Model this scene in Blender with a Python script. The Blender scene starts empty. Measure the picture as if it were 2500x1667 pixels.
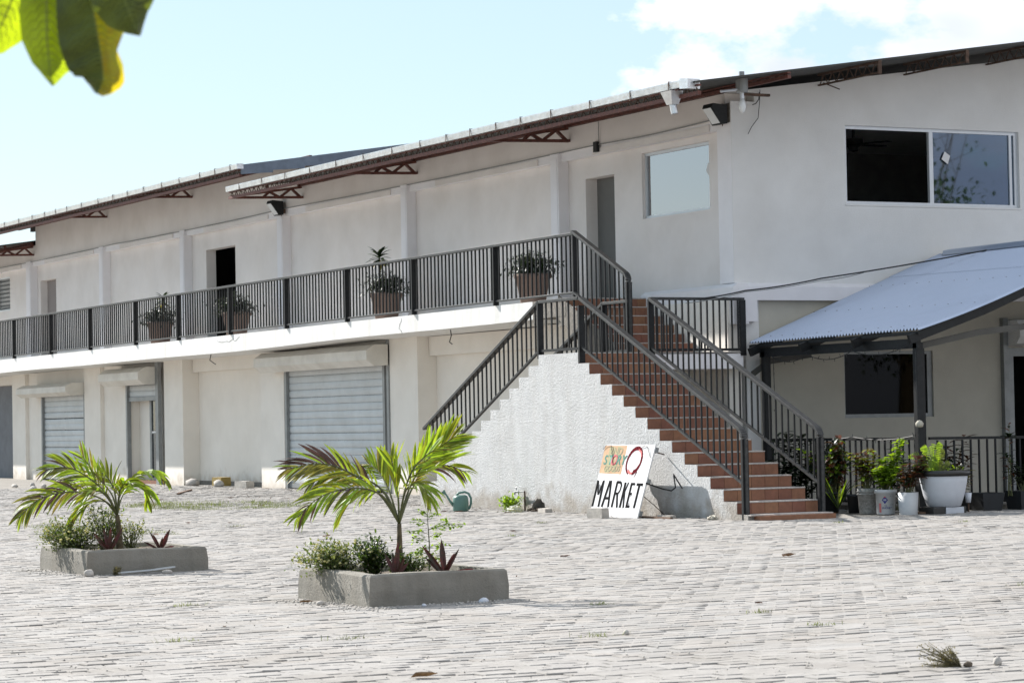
import bpy, bmesh, math, random
import numpy as np
from mathutils import Vector, Matrix, noise
random.seed(7); rng = np.random.default_rng(7)
S = bpy.context.scene
C = S.collection
R = math.radians
# ------------------------------------------------------------------ camera
YAW, PIT, ROL = 0.48221, 0.029845, -0.018845
CAM = Vector((-19.834, -35.721, 1.425))
F = Vector((math.sin(YAW)*math.cos(PIT), math.cos(YAW)*math.cos(PIT), math.sin(PIT)))
Rt = Vector((math.cos(YAW), -math.sin(YAW), 0)); Up = Rt.cross(F)
R2 = math.cos(ROL)*Rt + math.sin(ROL)*Up; U2 = -math.sin(ROL)*Rt + math.cos(ROL)*Up
cd = bpy.data.cameras.new('camera'); co = bpy.data.objects.new('camera', cd); C.objects.link(co)
M = Matrix((R2, U2, -F)).transposed().to_4x4(); M.translation = CAM; co.matrix_world = M
cd.sensor_width = 36; cd.lens = 6500/2500*36; cd.clip_end = 3000; cd.clip_start = .2
cd.dof.use_dof = True; cd.dof.focus_distance = 34; cd.dof.aperture_fstop = 10
S.camera = co
# ------------------------------------------------------------------ sky, sun, exposure
SUNV = Vector((-.43, 1.42, 1.0)).normalized()
w = bpy.data.worlds.new('World'); S.world = w; w.use_nodes = True
nt = w.node_tree; nt.nodes.clear()
def N(t, ty, **k):
    n = t.nodes.new(ty)
    for a, b in k.items(): setattr(n, a, b)
    return n
sky = N(nt, 'ShaderNodeTexSky', sky_type='NISHITA', sun_disc=False)
sky.sun_elevation = math.asin(SUNV.z); sky.sun_rotation = math.atan2(SUNV.x, SUNV.y)
sky.air_density = 1.0; sky.dust_density = .4; sky.ozone_density = 1.2; sky.altitude = 10
bg = N(nt, 'ShaderNodeBackground'); bg.inputs[1].default_value = .078
out = N(nt, 'ShaderNodeOutputWorld')
tc = N(nt, 'ShaderNodeTexCoord'); mp = N(nt, 'ShaderNodeMapping'); mp.inputs['Scale'].default_value = (1, 1, 1.7)
mp.inputs['Location'].default_value = (1.37, .52, .31)
nz = N(nt, 'ShaderNodeTexNoise'); nz.inputs['Scale'].default_value = 13.; nz.inputs['Detail'].default_value = 9; nz.inputs['Roughness'].default_value = .58
cr = N(nt, 'ShaderNodeValToRGB'); cr.color_ramp.elements[0].position = .46; cr.color_ramp.elements[1].position = .535
# clouds lie over the eastern half of the sky, thinning out westwards
dp = N(nt, 'ShaderNodeVectorMath', operation='DOT_PRODUCT'); dp.inputs[1].default_value = (.86, -.30, .45)
mr = N(nt, 'ShaderNodeMapRange'); mr.inputs['From Min'].default_value = .185; mr.inputs['From Max'].default_value = .26
mr.inputs['To Min'].default_value = -.24; mr.inputs['To Max'].default_value = .10
ad = N(nt, 'ShaderNodeMath', operation='ADD')
mx = N(nt, 'ShaderNodeMixRGB'); nz2 = N(nt, 'ShaderNodeTexNoise'); nz2.inputs['Scale'].default_value = 5.; nz2.inputs['Detail'].default_value = 5
cc = N(nt, 'ShaderNodeMixRGB'); cc.inputs['Color1'].default_value = (8.0, 8.2, 8.6, 1); cc.inputs['Color2'].default_value = (4.9, 5.4, 6.5, 1)
cr2 = N(nt, 'ShaderNodeValToRGB'); cr2.color_ramp.elements[0].position = .44; cr2.color_ramp.elements[1].position = .60
hz_ = N(nt, 'ShaderNodeMixRGB'); hz_.inputs['Fac'].default_value = .6; hz_.inputs['Color2'].default_value = (4.45, 5.7, 6.6, 1)   # even thin haze over the whole sky
L = nt.links.new
L(tc.outputs['Generated'], mp.inputs['Vector']); L(mp.outputs[0], nz.inputs['Vector'])
L(tc.outputs['Generated'], dp.inputs[0]); L(dp.outputs['Value'], mr.inputs['Value'])
L(nz.outputs['Fac'], ad.inputs[0]); L(mr.outputs[0], ad.inputs[1]); L(ad.outputs[0], cr.inputs[0])
L(mp.outputs[0], nz2.inputs['Vector']); L(nz2.outputs['Fac'], cr2.inputs[0]); L(cr2.outputs[0], cc.inputs['Fac']); L(cc.outputs[0], mx.inputs['Color2']); L(cr.outputs[0], mx.inputs['Fac']); L(sky.outputs[0], hz_.inputs['Color1']); L(hz_.outputs[0], mx.inputs['Color1']); L(mx.outputs[0], bg.inputs[0]); L(bg.outputs[0], out.inputs[0])
sl = bpy.data.lights.new('sun', 'SUN'); sl.energy = 4.8; sl.angle = R(.53); sl.color = (1, .965, .915)
so = bpy.data.objects.new('sun', sl); C.objects.link(so); so.rotation_euler = (-SUNV).to_track_quat('-Z', 'Y').to_euler(); so.location = (-20, 40, 40)
S.view_settings.view_transform = 'Standard'; S.view_settings.look = 'None'; S.view_settings.gamma = 1
S.view_settings.use_curve_mapping = False; S.view_settings.exposure = 1.0
S.cycles.max_bounces = 8; S.cycles.diffuse_bounces = 4; S.cycles.transmission_bounces = 6
# ------------------------------------------------------------------ materials
def mat(name, col, rough=.8, tint=(2.2, 2.1, .75), metal=0, var=.12, scale=3., bump=0., bscale=40., col2=None, stain=0., rand=0., spec=.5, coord='pos', trans=0., streak=0., bdist=.02, foot=0.):
    m = bpy.data.materials.new(name); m.use_nodes = True; t = m.node_tree; t.nodes.clear()
    o = N(t, 'ShaderNodeOutputMaterial'); p = N(t, 'ShaderNodeBsdfPrincipled')
    p.inputs['Roughness'].default_value = rough; p.inputs['Metallic'].default_value = metal
    p.inputs['Specular IOR Level'].default_value = spec
    lk = t.links.new
    g = N(t, 'ShaderNodeNewGeometry') if coord == 'pos' else N(t, 'ShaderNodeTexCoord')
    vec = g.outputs['Position'] if coord == 'pos' else g.outputs['Object']
    n1 = N(t, 'ShaderNodeTexNoise'); n1.inputs['Scale'].default_value = scale; n1.inputs['Detail'].default_value = 8; n1.inputs['Roughness'].default_value = .65
    lk(vec, n1.inputs['Vector'])
    c2 = col2 or tuple(max(0, c*(1-var*2.2)) for c in col)
    r = N(t, 'ShaderNodeValToRGB'); r.color_ramp.elements[0].position = .32; r.color_ramp.elements[1].position = .68
    r.color_ramp.elements[0].color = (*c2, 1); r.color_ramp.elements[1].color = (*col, 1)
    lk(n1.outputs['Fac'], r.inputs[0]); cur = r.outputs[0]
    if stain or streak:
        n2 = N(t, 'ShaderNodeTexNoise'); n2.inputs['Detail'].default_value = 6
        mp = N(t, 'ShaderNodeMapping'); mp.inputs['Scale'].default_value = (2.2, 2.2, .25) if streak else (.6, .6, .6)
        n2.inputs['Scale'].default_value = 2.
        lk(vec, mp.inputs['Vector']); lk(mp.outputs[0], n2.inputs['Vector'])
        r2 = N(t, 'ShaderNodeValToRGB'); r2.color_ramp.elements[0].position = .42; r2.color_ramp.elements[1].position = .72
        mr_ = N(t, 'ShaderNodeMath', operation='MULTIPLY'); mr_.inputs[1].default_value = max(stain, streak)
        lk(n2.outputs['Fac'], r2.inputs[0]); lk(r2.outputs[0], mr_.inputs[0])
        mm = N(t, 'ShaderNodeMixRGB', blend_type='MULTIPLY'); mm.inputs['Color2'].default_value = (.62, .57, .5, 1)
        lk(mr_.outputs[0], mm.inputs['Fac']); lk(cur, mm.inputs['Color1']); cur = mm.outputs[0]
    if foot:                                     # splashed dirt above the ground, ragged edge
        sx = N(t, 'ShaderNodeSeparateXYZ'); lk(vec, sx.inputs[0]); nf = N(t, 'ShaderNodeTexNoise'); nf.inputs['Scale'].default_value = 3.5; nf.inputs['Detail'].default_value = 9; lk(vec, nf.inputs['Vector'])
        mf = N(t, 'ShaderNodeMath', operation='MULTIPLY_ADD'); mf.inputs[1].default_value = -1.1; lk(nf.outputs['Fac'], mf.inputs[0]); lk(sx.outputs['Z'], mf.inputs[2])
        rf = N(t, 'ShaderNodeMapRange'); rf.inputs['From Min'].default_value = -.55; rf.inputs['From Max'].default_value = -.18; rf.inputs['To Min'].default_value = foot; rf.inputs['To Max'].default_value = 0
        lk(mf.outputs[0], rf.inputs['Value']); mq = N(t, 'ShaderNodeMixRGB', blend_type='MULTIPLY'); mq.inputs['Color2'].default_value = (.55, .47, .38, 1); lk(rf.outputs[0], mq.inputs['Fac']); lk(cur, mq.inputs['Color1']); cur = mq.outputs[0]
    if rand:
        oi = N(t, 'ShaderNodeObjectInfo'); hs = N(t, 'ShaderNodeHueSaturation')
        m1 = N(t, 'ShaderNodeMapRange'); m1.inputs['To Min'].default_value = 1-rand; m1.inputs['To Max'].default_value = 1+rand
        lk(oi.outputs['Random'], m1.inputs['Value']); lk(m1.outputs[0], hs.inputs['Value']); lk(cur, hs.inputs['Color']); cur = hs.outputs[0]
        m2 = N(t, 'ShaderNodeMapRange'); m2.inputs['To Min'].default_value = .5-rand*.05; m2.inputs['To Max'].default_value = .5+rand*.08
        lk(oi.outputs['Random'], m2.inputs['Value']); lk(m2.outputs[0], hs.inputs['Hue'])
    lk(cur, p.inputs['Base Color'])
    if bump:
        n3 = N(t, 'ShaderNodeTexNoise'); n3.inputs['Scale'].default_value = bscale; n3.inputs['Detail'].default_value = 6; n3.inputs['Roughness'].default_value = .7
        lk(vec, n3.inputs['Vector']); b = N(t, 'ShaderNodeBump'); b.inputs['Strength'].default_value = bump; b.inputs['Distance'].default_value = bdist
        lk(n3.outputs['Fac'], b.inputs['Height']); lk(b.outputs[0], p.inputs['Normal'])
    fin = p.outputs[0]
    if trans:
        tr = N(t, 'ShaderNodeBsdfTranslucent'); br = N(t, 'ShaderNodeMixRGB', blend_type='MULTIPLY'); br.inputs['Fac'].default_value = 1
        br.inputs['Color2'].default_value = (*tint, 1); lk(cur, br.inputs['Color1']); lk(br.outputs[0], tr.inputs['Color'])
        ms = N(t, 'ShaderNodeMixShader'); ms.inputs[0].default_value = trans; lk(fin, ms.inputs[1]); lk(tr.outputs[0], ms.inputs[2]); fin = ms.outputs[0]
    lk(fin, o.inputs[0]); m.diffuse_color = (*col, 1)
    return m
def attr_color(m, lo=.8, hi=1.12):
    """multiply base colour by the mesh attribute 'tone' (per piece)"""
    t = m.node_tree; p = next(n for n in t.nodes if n.type == 'BSDF_PRINCIPLED'); src = p.inputs['Base Color'].links[0].from_socket
    a = N(t, 'ShaderNodeAttribute', attribute_name='tone'); mm = N(t, 'ShaderNodeMixRGB', blend_type='MULTIPLY'); mm.inputs['Fac'].default_value = 1
    t.links.new(src, mm.inputs['Color1']); t.links.new(a.outputs['Color'], mm.inputs['Color2']); t.links.new(mm.outputs[0], p.inputs['Base Color'])
    return m
WALL = mat('cream_plaster', (.82, .765, .73), .92, var=.035, scale=1.1, bump=.35, bscale=70, stain=.2)
TRIM = mat('white_trim_paint', (.85, .82, .83), .9, var=.03, scale=2., bump=.25, bscale=60, stain=.12)
LOWW = mat('lower_cream_paint', (.85, .80, .73), .9, var=.03, scale=1.5, bump=.3, bscale=60, stain=.16, foot=.6)
GABL = mat('grey_cream_plaster', (.77, .755, .735), .92, var=.04, scale=1.0, bump=.4, bscale=80, stain=.15)
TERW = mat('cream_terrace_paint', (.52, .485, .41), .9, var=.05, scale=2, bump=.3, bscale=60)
SLABM = mat('white_slab_paint', (.81, .80, .775), .85, var=.05, scale=4, bump=.3, bscale=30, streak=.4)
STUC = mat('rough_white_stucco', (.78, .78, .775), .95, var=.07, scale=3.2, bump=.9, bscale=26, streak=.2, bdist=.10, foot=.75)
RAWC = mat('raw_concrete', (.29, .26, .225), .95, var=.2, scale=18, bump=.9, bscale=30, stain=.4)
CONC = mat('planter_concrete', (.27, .25, .215), .95, var=.12, scale=5, bump=.6, bscale=45, streak=.5)
BLKM = mat('black_rail_paint', (.016, .017, .018), .5, spec=.3, var=.25, scale=14, bump=.1, bscale=60)
BLKT = mat('sunlit_rail_top', (.058, .058, .057), .42, spec=.35, var=.3, scale=20, bump=.15, bscale=60)  # lighter copy of the black rail paint, sunlight on the tops put into its colour
TILE = mat('terracotta_tile', (.27, .108, .06), .62, var=.14, scale=9, bump=.15, bscale=30, rand=.16)
NOSE = mat('tile_edge_grout', (.55, .50, .46), .7, var=.2, scale=22)
GALV = mat('galvanised_slat', (.565, .59, .60), .55, metal=.15, var=.06, scale=3, bump=.05, rand=.05, stain=.2)
GALD = mat('grey_steel_guide', (.30, .31, .31), .5, metal=.4, var=.12, scale=5)
BOXM = mat('shutter_box_paint', (.72, .69, .63), .6, var=.06, scale=3, stain=.4)
GUTM = mat('zinc_gutter', (.72, .73, .74), .28, metal=.85, var=.12, scale=6, bump=.5, bscale=7, bdist=.03)
REDM = mat('red_oxide_steel', (.165, .052, .036), .62, var=.3, scale=12, bump=.2)
RUST = mat('rusty_steel', (.13, .075, .05), .85, var=.35, scale=14, bump=.3)
BRAC = mat('dull_brown_steel', (.085, .08, .07), .7)
SHEE = mat('dark_roof_underside', (.055, .052, .045), .7, var=.2, scale=2)
BARG = mat('blue_grey_barge', (.20, .235, .29), .6, metal=.2, var=.14, scale=4, bump=.2, bscale=12)
ZINC = mat('awning_zinc', (.40, .475, .61), .33, metal=.6, stain=.15, var=.06, scale=1.2, bump=.04)
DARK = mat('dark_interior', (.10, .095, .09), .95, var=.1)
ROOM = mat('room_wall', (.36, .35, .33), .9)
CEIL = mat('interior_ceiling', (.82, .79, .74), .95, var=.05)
DOORG = mat('grey_door', (.145, .14, .13), .8, var=.05)
DOORP = mat('pinkish_door', (.27, .235, .22), .8, var=.05)
ALUM = mat('window_aluminium', (.62, .64, .67), .35, metal=.3, var=.04)
GPAN = mat('blue_grey_panel', (.17, .18, .20), .7)
SOIL = mat('planter_soil', (.17, .13, .095), 1, var=.3, scale=25, bump=.8, bscale=40)
SAND = mat('sandy_bed', (.30, .275, .245), 1, var=.16, scale=2.5, bump=.5, bscale=60)
PAVE = attr_color(mat('grey_paver', (.322, .303, .284), .93, var=.09, scale=7, bump=.4, bscale=34, stain=.4))
PAV1 = mat('grey_paver_single', (.322, .303, .284), .93, var=.09, scale=7, bump=.4, bscale=34, stain=.4, rand=.05)
POTR = mat('terracotta_pot', (.27, .185, .15), .9, var=.1, scale=5)
POTW = mat('white_pot_paint', (.60, .62, .67), .55, var=.04, scale=4, stain=.15)
POTB = mat('black_rim_paint', (.03, .028, .026), .35, var=.2)
BPLA = mat('black_plastic', (.02, .022, .025), .5, var=.2)
BUCW = mat('white_bucket', (.52, .53, .54), .45, var=.04, scale=6, stain=.3)
BUCG = mat('dirty_bucket', (.40, .39, .37), .8, var=.25, scale=30, stain=.4)
CANM = mat('green_plastic', (.10, .20, .165), .45, var=.07, scale=5)
WHIT = mat('white_board_paint', (.72, .71, .705), .8, spec=.2, var=.025, scale=6, streak=.12, rand=.02)
INKB = mat('black_ink', (.012, .012, .013), .95, spec=.05, var=.1)
INKG = mat('grey_ink', (.30, .30, .31), .95, spec=.05, var=.1)
INKR = mat('maroon_ink', (.13, .010, .016), .95, spec=.05, var=.1)
INKP = mat('pink_ink', (.62, .20, .19), .95, spec=.1, var=.05)
PEAC = mat('peach_panel', (.62, .41, .26), .9, spec=.1, var=.14, scale=7)
TEAL = mat('teal_ink', (.13, .31, .24), .9, spec=.1, var=.1)
OLIV = mat('olive_ink', (.45, .41, .25), .9, spec=.1, var=.1)
ROSE = mat('rose_ink', (.6, .16, .18), .9, spec=.1, var=.1)
DOLI = mat('dark_olive_ink', (.10, .10, .07), .6)
DTEA = mat('dark_teal_ink', (.06, .14, .12), .6)
BLUE = mat('navy_print', (.03, .035, .20), .5, var=.05)
REDP = mat('red_print', (.55, .05, .05), .5, var=.05)
STON = mat('pale_stone', (.50, .46, .42), .9, var=.15, scale=20, bump=.5, coord='obj', rand=.15)
BRCK = mat('grey_block', (.50, .46, .41), .95, var=.12, scale=12, bump=.5, coord='obj')
WOOD = mat('old_timber', (.22, .13, .085), .9, var=.3, scale=15, bump=.3, coord='obj')
DEAD = mat('dead_leaf', (.15, .08, .05), .8, var=.3, scale=25, coord='obj', rand=.3, trans=.15, tint=(1.3, 1.2, 1), spec=.2)
DRYP = mat('dry_weed', (.24, .21, .12), .9, var=.3, scale=20, coord='obj', trans=.2)
GRAS = mat('dry_green_grass', (.15, .19, .055), .85, var=.35, scale=6, trans=.3)
PALM = mat('palm_leaflet', (.25, .33, .04), .45, var=.25, scale=7, trans=.42, rand=.4, spec=.3, tint=(2.0, 1.75, .7))
PALY = mat('palm_yellowing', (.27, .24, .06), .5, var=.35, scale=9, trans=.35, rand=.3, spec=.3, tint=(2, 1.8, .9))
PALB = mat('palm_brown', (.13, .075, .062), .6, var=.3, scale=9, trans=.2, rand=.25, spec=.3, tint=(1.4, 1.1, 1))
STEM = mat('palm_stem', (.13, .135, .045), .6, var=.3, scale=9)
TRNK = mat('palm_trunk', (.16, .12, .065), .9, var=.3, scale=16, bump=.5)
LEAG = mat('shrub_leaf', (.10, .17, .035), .5, var=.35, scale=20, trans=.35)
LEAP = mat('pale_shrub_leaf', (.20, .24, .11), .6, var=.35, scale=22, trans=.3)
LEAB = mat('bright_leaf', (.19, .30, .03), .42, var=.25, scale=16, trans=.5)
LEAD = mat('dark_croton_leaf', (.045, .035, .022), .3, var=.6, scale=12, col2=(.13, .03, .012), trans=.15)
LEAK = mat('deep_green_leaf', (.022, .045, .015), .4, var=.4, scale=12, trans=.15)
RHOE = mat('red_bromeliad', (.13, .02, .03), .42, var=.4, scale=8, col2=(.035, .045, .025), trans=.18, coord='obj', tint=(1.2, .6, .6), spec=.3)
FLOW = mat('cream_flower', (.62, .60, .36), .8, var=.15, scale=30, trans=.3)
BIGL = mat('backlit_leaf', (.24, .32, .018), .45, var=.25, scale=9, trans=.62)
BIGD = mat('dark_backlit_leaf', (.07, .095, .015), .5, var=.3, scale=9, trans=.36)
BIGY = mat('yellow_leaf', (.25, .27, .015), .5, var=.3, scale=22, col2=(.25, .17, .01), trans=.55)
VEIN = mat('leaf_vein', (.20, .24, .05), .6, trans=.3)
CABL = mat('cable_black', (.03, .03, .03), .6, var=.1)
CABG = mat('cable_grey', (.30, .30, .29), .6, var=.1)
BULB = mat('frosted_lens', (.72, .73, .73), .2, var=.03)
PLBG = mat('crumpled_plastic', (.60, .61, .58), .35, var=.15, scale=30, bump=.8, trans=.25)
CREA = mat('cream_curtain', (.50, .46, .38), .9, var=.1)
def glassm(name, tint, rough=.02, alpha=.35, gc=(.9, .97, 1)):
    m = bpy.data.materials.new(name); m.use_nodes = True; t = m.node_tree; t.nodes.clear()
    o = N(t, 'ShaderNodeOutputMaterial'); gl = N(t, 'ShaderNodeBsdfGlossy'); gl.inputs['Roughness'].default_value = rough; gl.inputs['Color'].default_value = (*gc, 1)
    tr = N(t, 'ShaderNodeBsdfTransparent'); tr.inputs[0].default_value = (*tint, 1)
    fr = N(t, 'ShaderNodeFresnel'); fr.inputs[0].default_value = 1.5
    a = N(t, 'ShaderNodeMath', operation='ADD', use_clamp=True); a.inputs[1].default_value = alpha
    ms = N(t, 'ShaderNodeMixShader'); lk = t.links.new
    lk(fr.outputs[0], a.inputs[0]); lk(a.outputs[0], ms.inputs[0]); lk(tr.outputs[0], ms.inputs[1]); lk(gl.outputs[0], ms.inputs[2]); lk(ms.outputs[0], o.inputs[0])
    return m
GLAS = glassm('window_glass', (.30, .38, .5), alpha=.09, gc=(.75, .87, 1))
GLAT = glassm('mirror_tint_glass', (.4, .45, .45), alpha=.30, gc=(.97, .97, 1))
GLAD = glassm('dark_glass', (.25, .25, .25), alpha=.04)
# ------------------------------------------------------------------ mesh helpers
class MB:
    def __init__(s): s.v = []; s.f = []; s.mi = []; s.m = 0
    def add(s, vs, fs):
        o = len(s.v); s.v += [tuple(v) for v in vs]
        for f in fs: s.f.append(tuple(i+o for i in f)); s.mi.append(s.m)
        return s
    def box(s, x0, x1, y0, y1, z0, z1):
        if x0 > x1: x0, x1 = x1, x0
        if y0 > y1: y0, y1 = y1, y0
        return s.add([(x0,y0,z0),(x1,y0,z0),(x1,y1,z0),(x0,y1,z0),(x0,y0,z1),(x1,y0,z1),(x1,y1,z1),(x0,y1,z1)],
                     [(0,3,2,1),(4,5,6,7),(0,1,5,4),(1,2,6,5),(2,3,7,6),(3,0,4,7)])
    def bar(s, p, q, w, h, up=(0,0,1)):
        p = Vector(p); q = Vector(q); d = (q-p)
        if d.length < 1e-6: return s
        d.normalize(); u = Vector(up)
        if abs(d.dot(u)) > .98: u = Vector((1,0,0))
        a = d.cross(u).normalized(); b = a.cross(d).normalized(); a = a*w/2; b = b*h/2
        return s.add([p-a-b,p+a-b,p+a+b,p-a+b,q-a-b,q+a-b,q+a+b,q-a+b],
                     [(0,3,2,1),(4,5,6,7),(0,1,5,4),(1,2,6,5),(2,3,7,6),(3,0,4,7)])
    def tube(s, pts, r, n=6, cap=True):
        pts = [Vector(p) for p in pts]; rs = r if isinstance(r, (list, tuple)) else [r]*len(pts)
        prev = None; rings = []
        for i, p in enumerate(pts):
            d = (pts[min(i+1, len(pts)-1)]-pts[max(i-1, 0)])
            if d.length < 1e-9: d = Vector((0,0,1))
            d.normalize()
            if prev is None:
                a = d.cross(Vector((0,0,1)))
                if a.length < .1: a = d.cross(Vector((1,0,0)))
            else: a = prev - d*prev.dot(d)
            a.normalize(); prev = a; b = d.cross(a)
            rings.append([p+(a*math.cos(2*math.pi*k/n)+b*math.sin(2*math.pi*k/n))*rs[i] for k in range(n)])
        vs = [v for r_ in rings for v in r_]; fs = []
        for i in range(len(rings)-1):
            for k in range(n):
                k2 = (k+1) % n; fs.append((i*n+k, i*n+k2, (i+1)*n+k2, (i+1)*n+k))
        if cap: fs.append(tuple(range(n-1, -1, -1))); fs.append(tuple((len(rings)-1)*n+k for k in range(n)))
        return s.add(vs, fs)
    def lathe(s, prof, c=(0,0,0), n=28):
        vs = []; fs = []
        for r, z in prof:
            for k in range(n):
                a = 2*math.pi*k/n; vs.append((c[0]+r*math.cos(a), c[1]+r*math.sin(a), c[2]+z))
        for i in range(len(prof)-1):
            for k in range(n):
                k2 = (k+1) % n; fs.append((i*n+k, i*n+k2, (i+1)*n+k2, (i+1)*n+k))
        return s.add(vs, fs)
    def prism(s, pts, d):
        """closed outline pts (3D, planar) extruded by vector d"""
        d = Vector(d); n = len(pts); vs = [Vector(p) for p in pts]; vs += [v+d for v in vs]
        fs = [tuple(range(n)), tuple(range(2*n-1, n-1, -1))]+[(i, (i+1) % n+0, (i+1) % n+n, i+n) for i in range(n)]
        return s.add(vs, fs)
    def leaf(s, base, d, ln, wd, up=(0,0,1), droop=.3, n=4, fold=.15, tipw=0.):
        base = Vector(base); d = Vector(d).normalized(); u = Vector(up)
        a = d.cross(u)
        if a.length < .05: a = d.cross(Vector((1,.3,0)))
        a.normalize(); p = base.copy(); vs = []; fs = []; dd = d.copy()
        for i in range(n+1):
            t = i/n; wt = wd*.5*max(tipw, math.sin(math.pi*min(1, .08+t*.92))**.75) if i < n else .0005
            nn = a.cross(dd).normalized()
            vs += [p-a*wt+nn*fold*wt, p, p+a*wt+nn*fold*wt]
            p = p+dd*ln/n; dd = (dd+Vector((0,0,-droop/n))).normalized()
        for i in range(n):
            k = i*3; fs += [(k,k+1,k+4,k+3), (k+1,k+2,k+5,k+4)]
        return s.add(vs, fs)
    def mesh(s, name, mats, smooth=False):
        me = bpy.data.meshes.new(name); me.from_pydata(s.v, [], s.f); 
        for m in (mats if isinstance(mats, (list, tuple)) else [mats]): me.materials.append(m)
        if s.mi and max(s.mi): me.polygons.foreach_set('material_index', s.mi)
        if smooth: me.polygons.foreach_set('use_smooth', [True]*len(me.polygons))
        me.update(); return me
    def build(s, name, mats, parent=None, smooth=False, fixn=False, bevel=0):
        me = s.mesh(name, mats, smooth)
        if fixn:
            b = bmesh.new(); b.from_mesh(me); bmesh.ops.recalc_face_normals(b, faces=b.faces); b.to_mesh(me); b.free()
        o = link(name, me, parent)
        if bevel:
            md = o.modifiers.new('bevel', 'BEVEL'); md.width = bevel; md.segments = 2; md.limit_method = 'ANGLE'
        return o
def link(name, me, parent=None):
    o = bpy.data.objects.new(name, me); C.objects.link(o)
    if parent is not None: o.parent = parent
    return o
def tag(o, label=None, cat=None, group=None, kind=None):
    if label: o['label'] = label
    if cat: o['category'] = cat
    if group: o['group'] = group
    if kind: o['kind'] = kind
    return o
def thing(name, label, cat, loc=(0,0,0), rz=0, group=None):
    o = bpy.data.objects.new(name, None); C.objects.link(o); o.location = loc; o.rotation_euler = (0,0,rz); o.empty_display_size = .1
    return tag(o, label, cat, group)
def copy_tree(o, parent=None, **k):
    c = o.copy(); C.objects.link(c)
    if parent is not None: c.parent = parent
    for ch in [x for x in list(bpy.data.objects) if x.parent == o]: copy_tree(ch, c)
    return c
def smooth01(t): t = max(0., min(1., t)); return t*t*(3-2*t)
def gz(x, y):
    h = .075*smooth01((y-5)/14)*smooth01((x+9)/8)
    return h + (.018*noise.noise(Vector((x*.35, y*.35, 0)))+.007*noise.noise(Vector((x*1.3, y*1.3, 7))))*smooth01((x+14.5)/3)
def frame(P):                    # camera-space of a world point -> target pixels (used only for choosing detail levels)
    d = Vector(P)-CAM; z = d.dot(F); return 1250+6500*d.dot(R2)/z, 833.5-6500*d.dot(U2)/z, z
def planks(mb, plane, c0, c1, a0, a1, z0, z1, holes):
    """wall slab normal to X ('X') or Y ('Y') with rectangular holes (a0,a1,z0,z1); thickness c0..c1"""
    As = sorted({a0, a1, *[h[0] for h in holes], *[h[1] for h in holes]}); As = [a for a in As if a0 <= a <= a1]
    for i in range(len(As)-1):
        u, v = As[i], As[i+1]; m = (u+v)/2; cuts = sorted([(h[2], h[3]) for h in holes if h[0] < m < h[1]]); z = z0
        for (h0, h1) in cuts+[(z1, z1)]:
            if h0 > z+1e-6:
                if plane == 'X': mb.box(c0, c1, u, v, z, h0)
                else: mb.box(u, v, c0, c1, z, h0)
            z = max(z, h1)
# ================================================================== GROUND
def make_ground():
    nx, ny = 60, 90; xs = np.linspace(-45, 45, nx); ys = np.linspace(-45, 75, ny)
    vs = [(x, y, gz(x, y)-.016) for y in ys for x in xs]
    fs = [(j*nx+i, j*nx+i+1, (j+1)*nx+i+1, (j+1)*nx+i) for j in range(ny-1) for i in range(nx-1)]
    mb = MB(); mb.add(vs, fs); z = -.05; Bg = 1500
    for a, b, c, d in ((-Bg, -45, -Bg, Bg), (45, Bg, -Bg, Bg), (-45, 45, -Bg, -45), (-45, 45, 75, Bg)):
        mb.add([(a, c, z), (b, c, z), (b, d, z), (a, d, z)], [(0,1,2,3)])
    g = mb.build('paved_yard', SAND, smooth=True); tag(g, kind='structure'); return g
yard = make_ground()
PX, PY = .205, .15
def paver_shape(cx, cy, jit, zt, g=.0045, ch=.0045):
    hx, hy = PX/2-g, PY/2-g
    c = [(-hx+jit[0], -hy+jit[1]), (hx+jit[2], -hy+jit[3]), (hx+jit[4], hy+jit[5]), (-hx+jit[6], hy+jit[7])]
    top = [(x-math.copysign(ch, x), y-math.copysign(ch, y)) for x, y in c]
    vs = [(cx+x, cy+y, zt[i]) for i, (x, y) in enumerate(top)]+[(cx+x, cy+y, zt[i]-ch) for i, (x, y) in enumerate(c)]+[(cx+x, cy+y, zt[i]-.05) for i, (x, y) in enumerate(c)]
    fs = [(0,1,2,3)]+[(i+4, (i+1) % 4+4, (i+1) % 4, i) for i in range(4)]+[(i+8, (i+1) % 4+8, (i+1) % 4+4, i+4) for i in range(4)]
    return vs, fs
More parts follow.
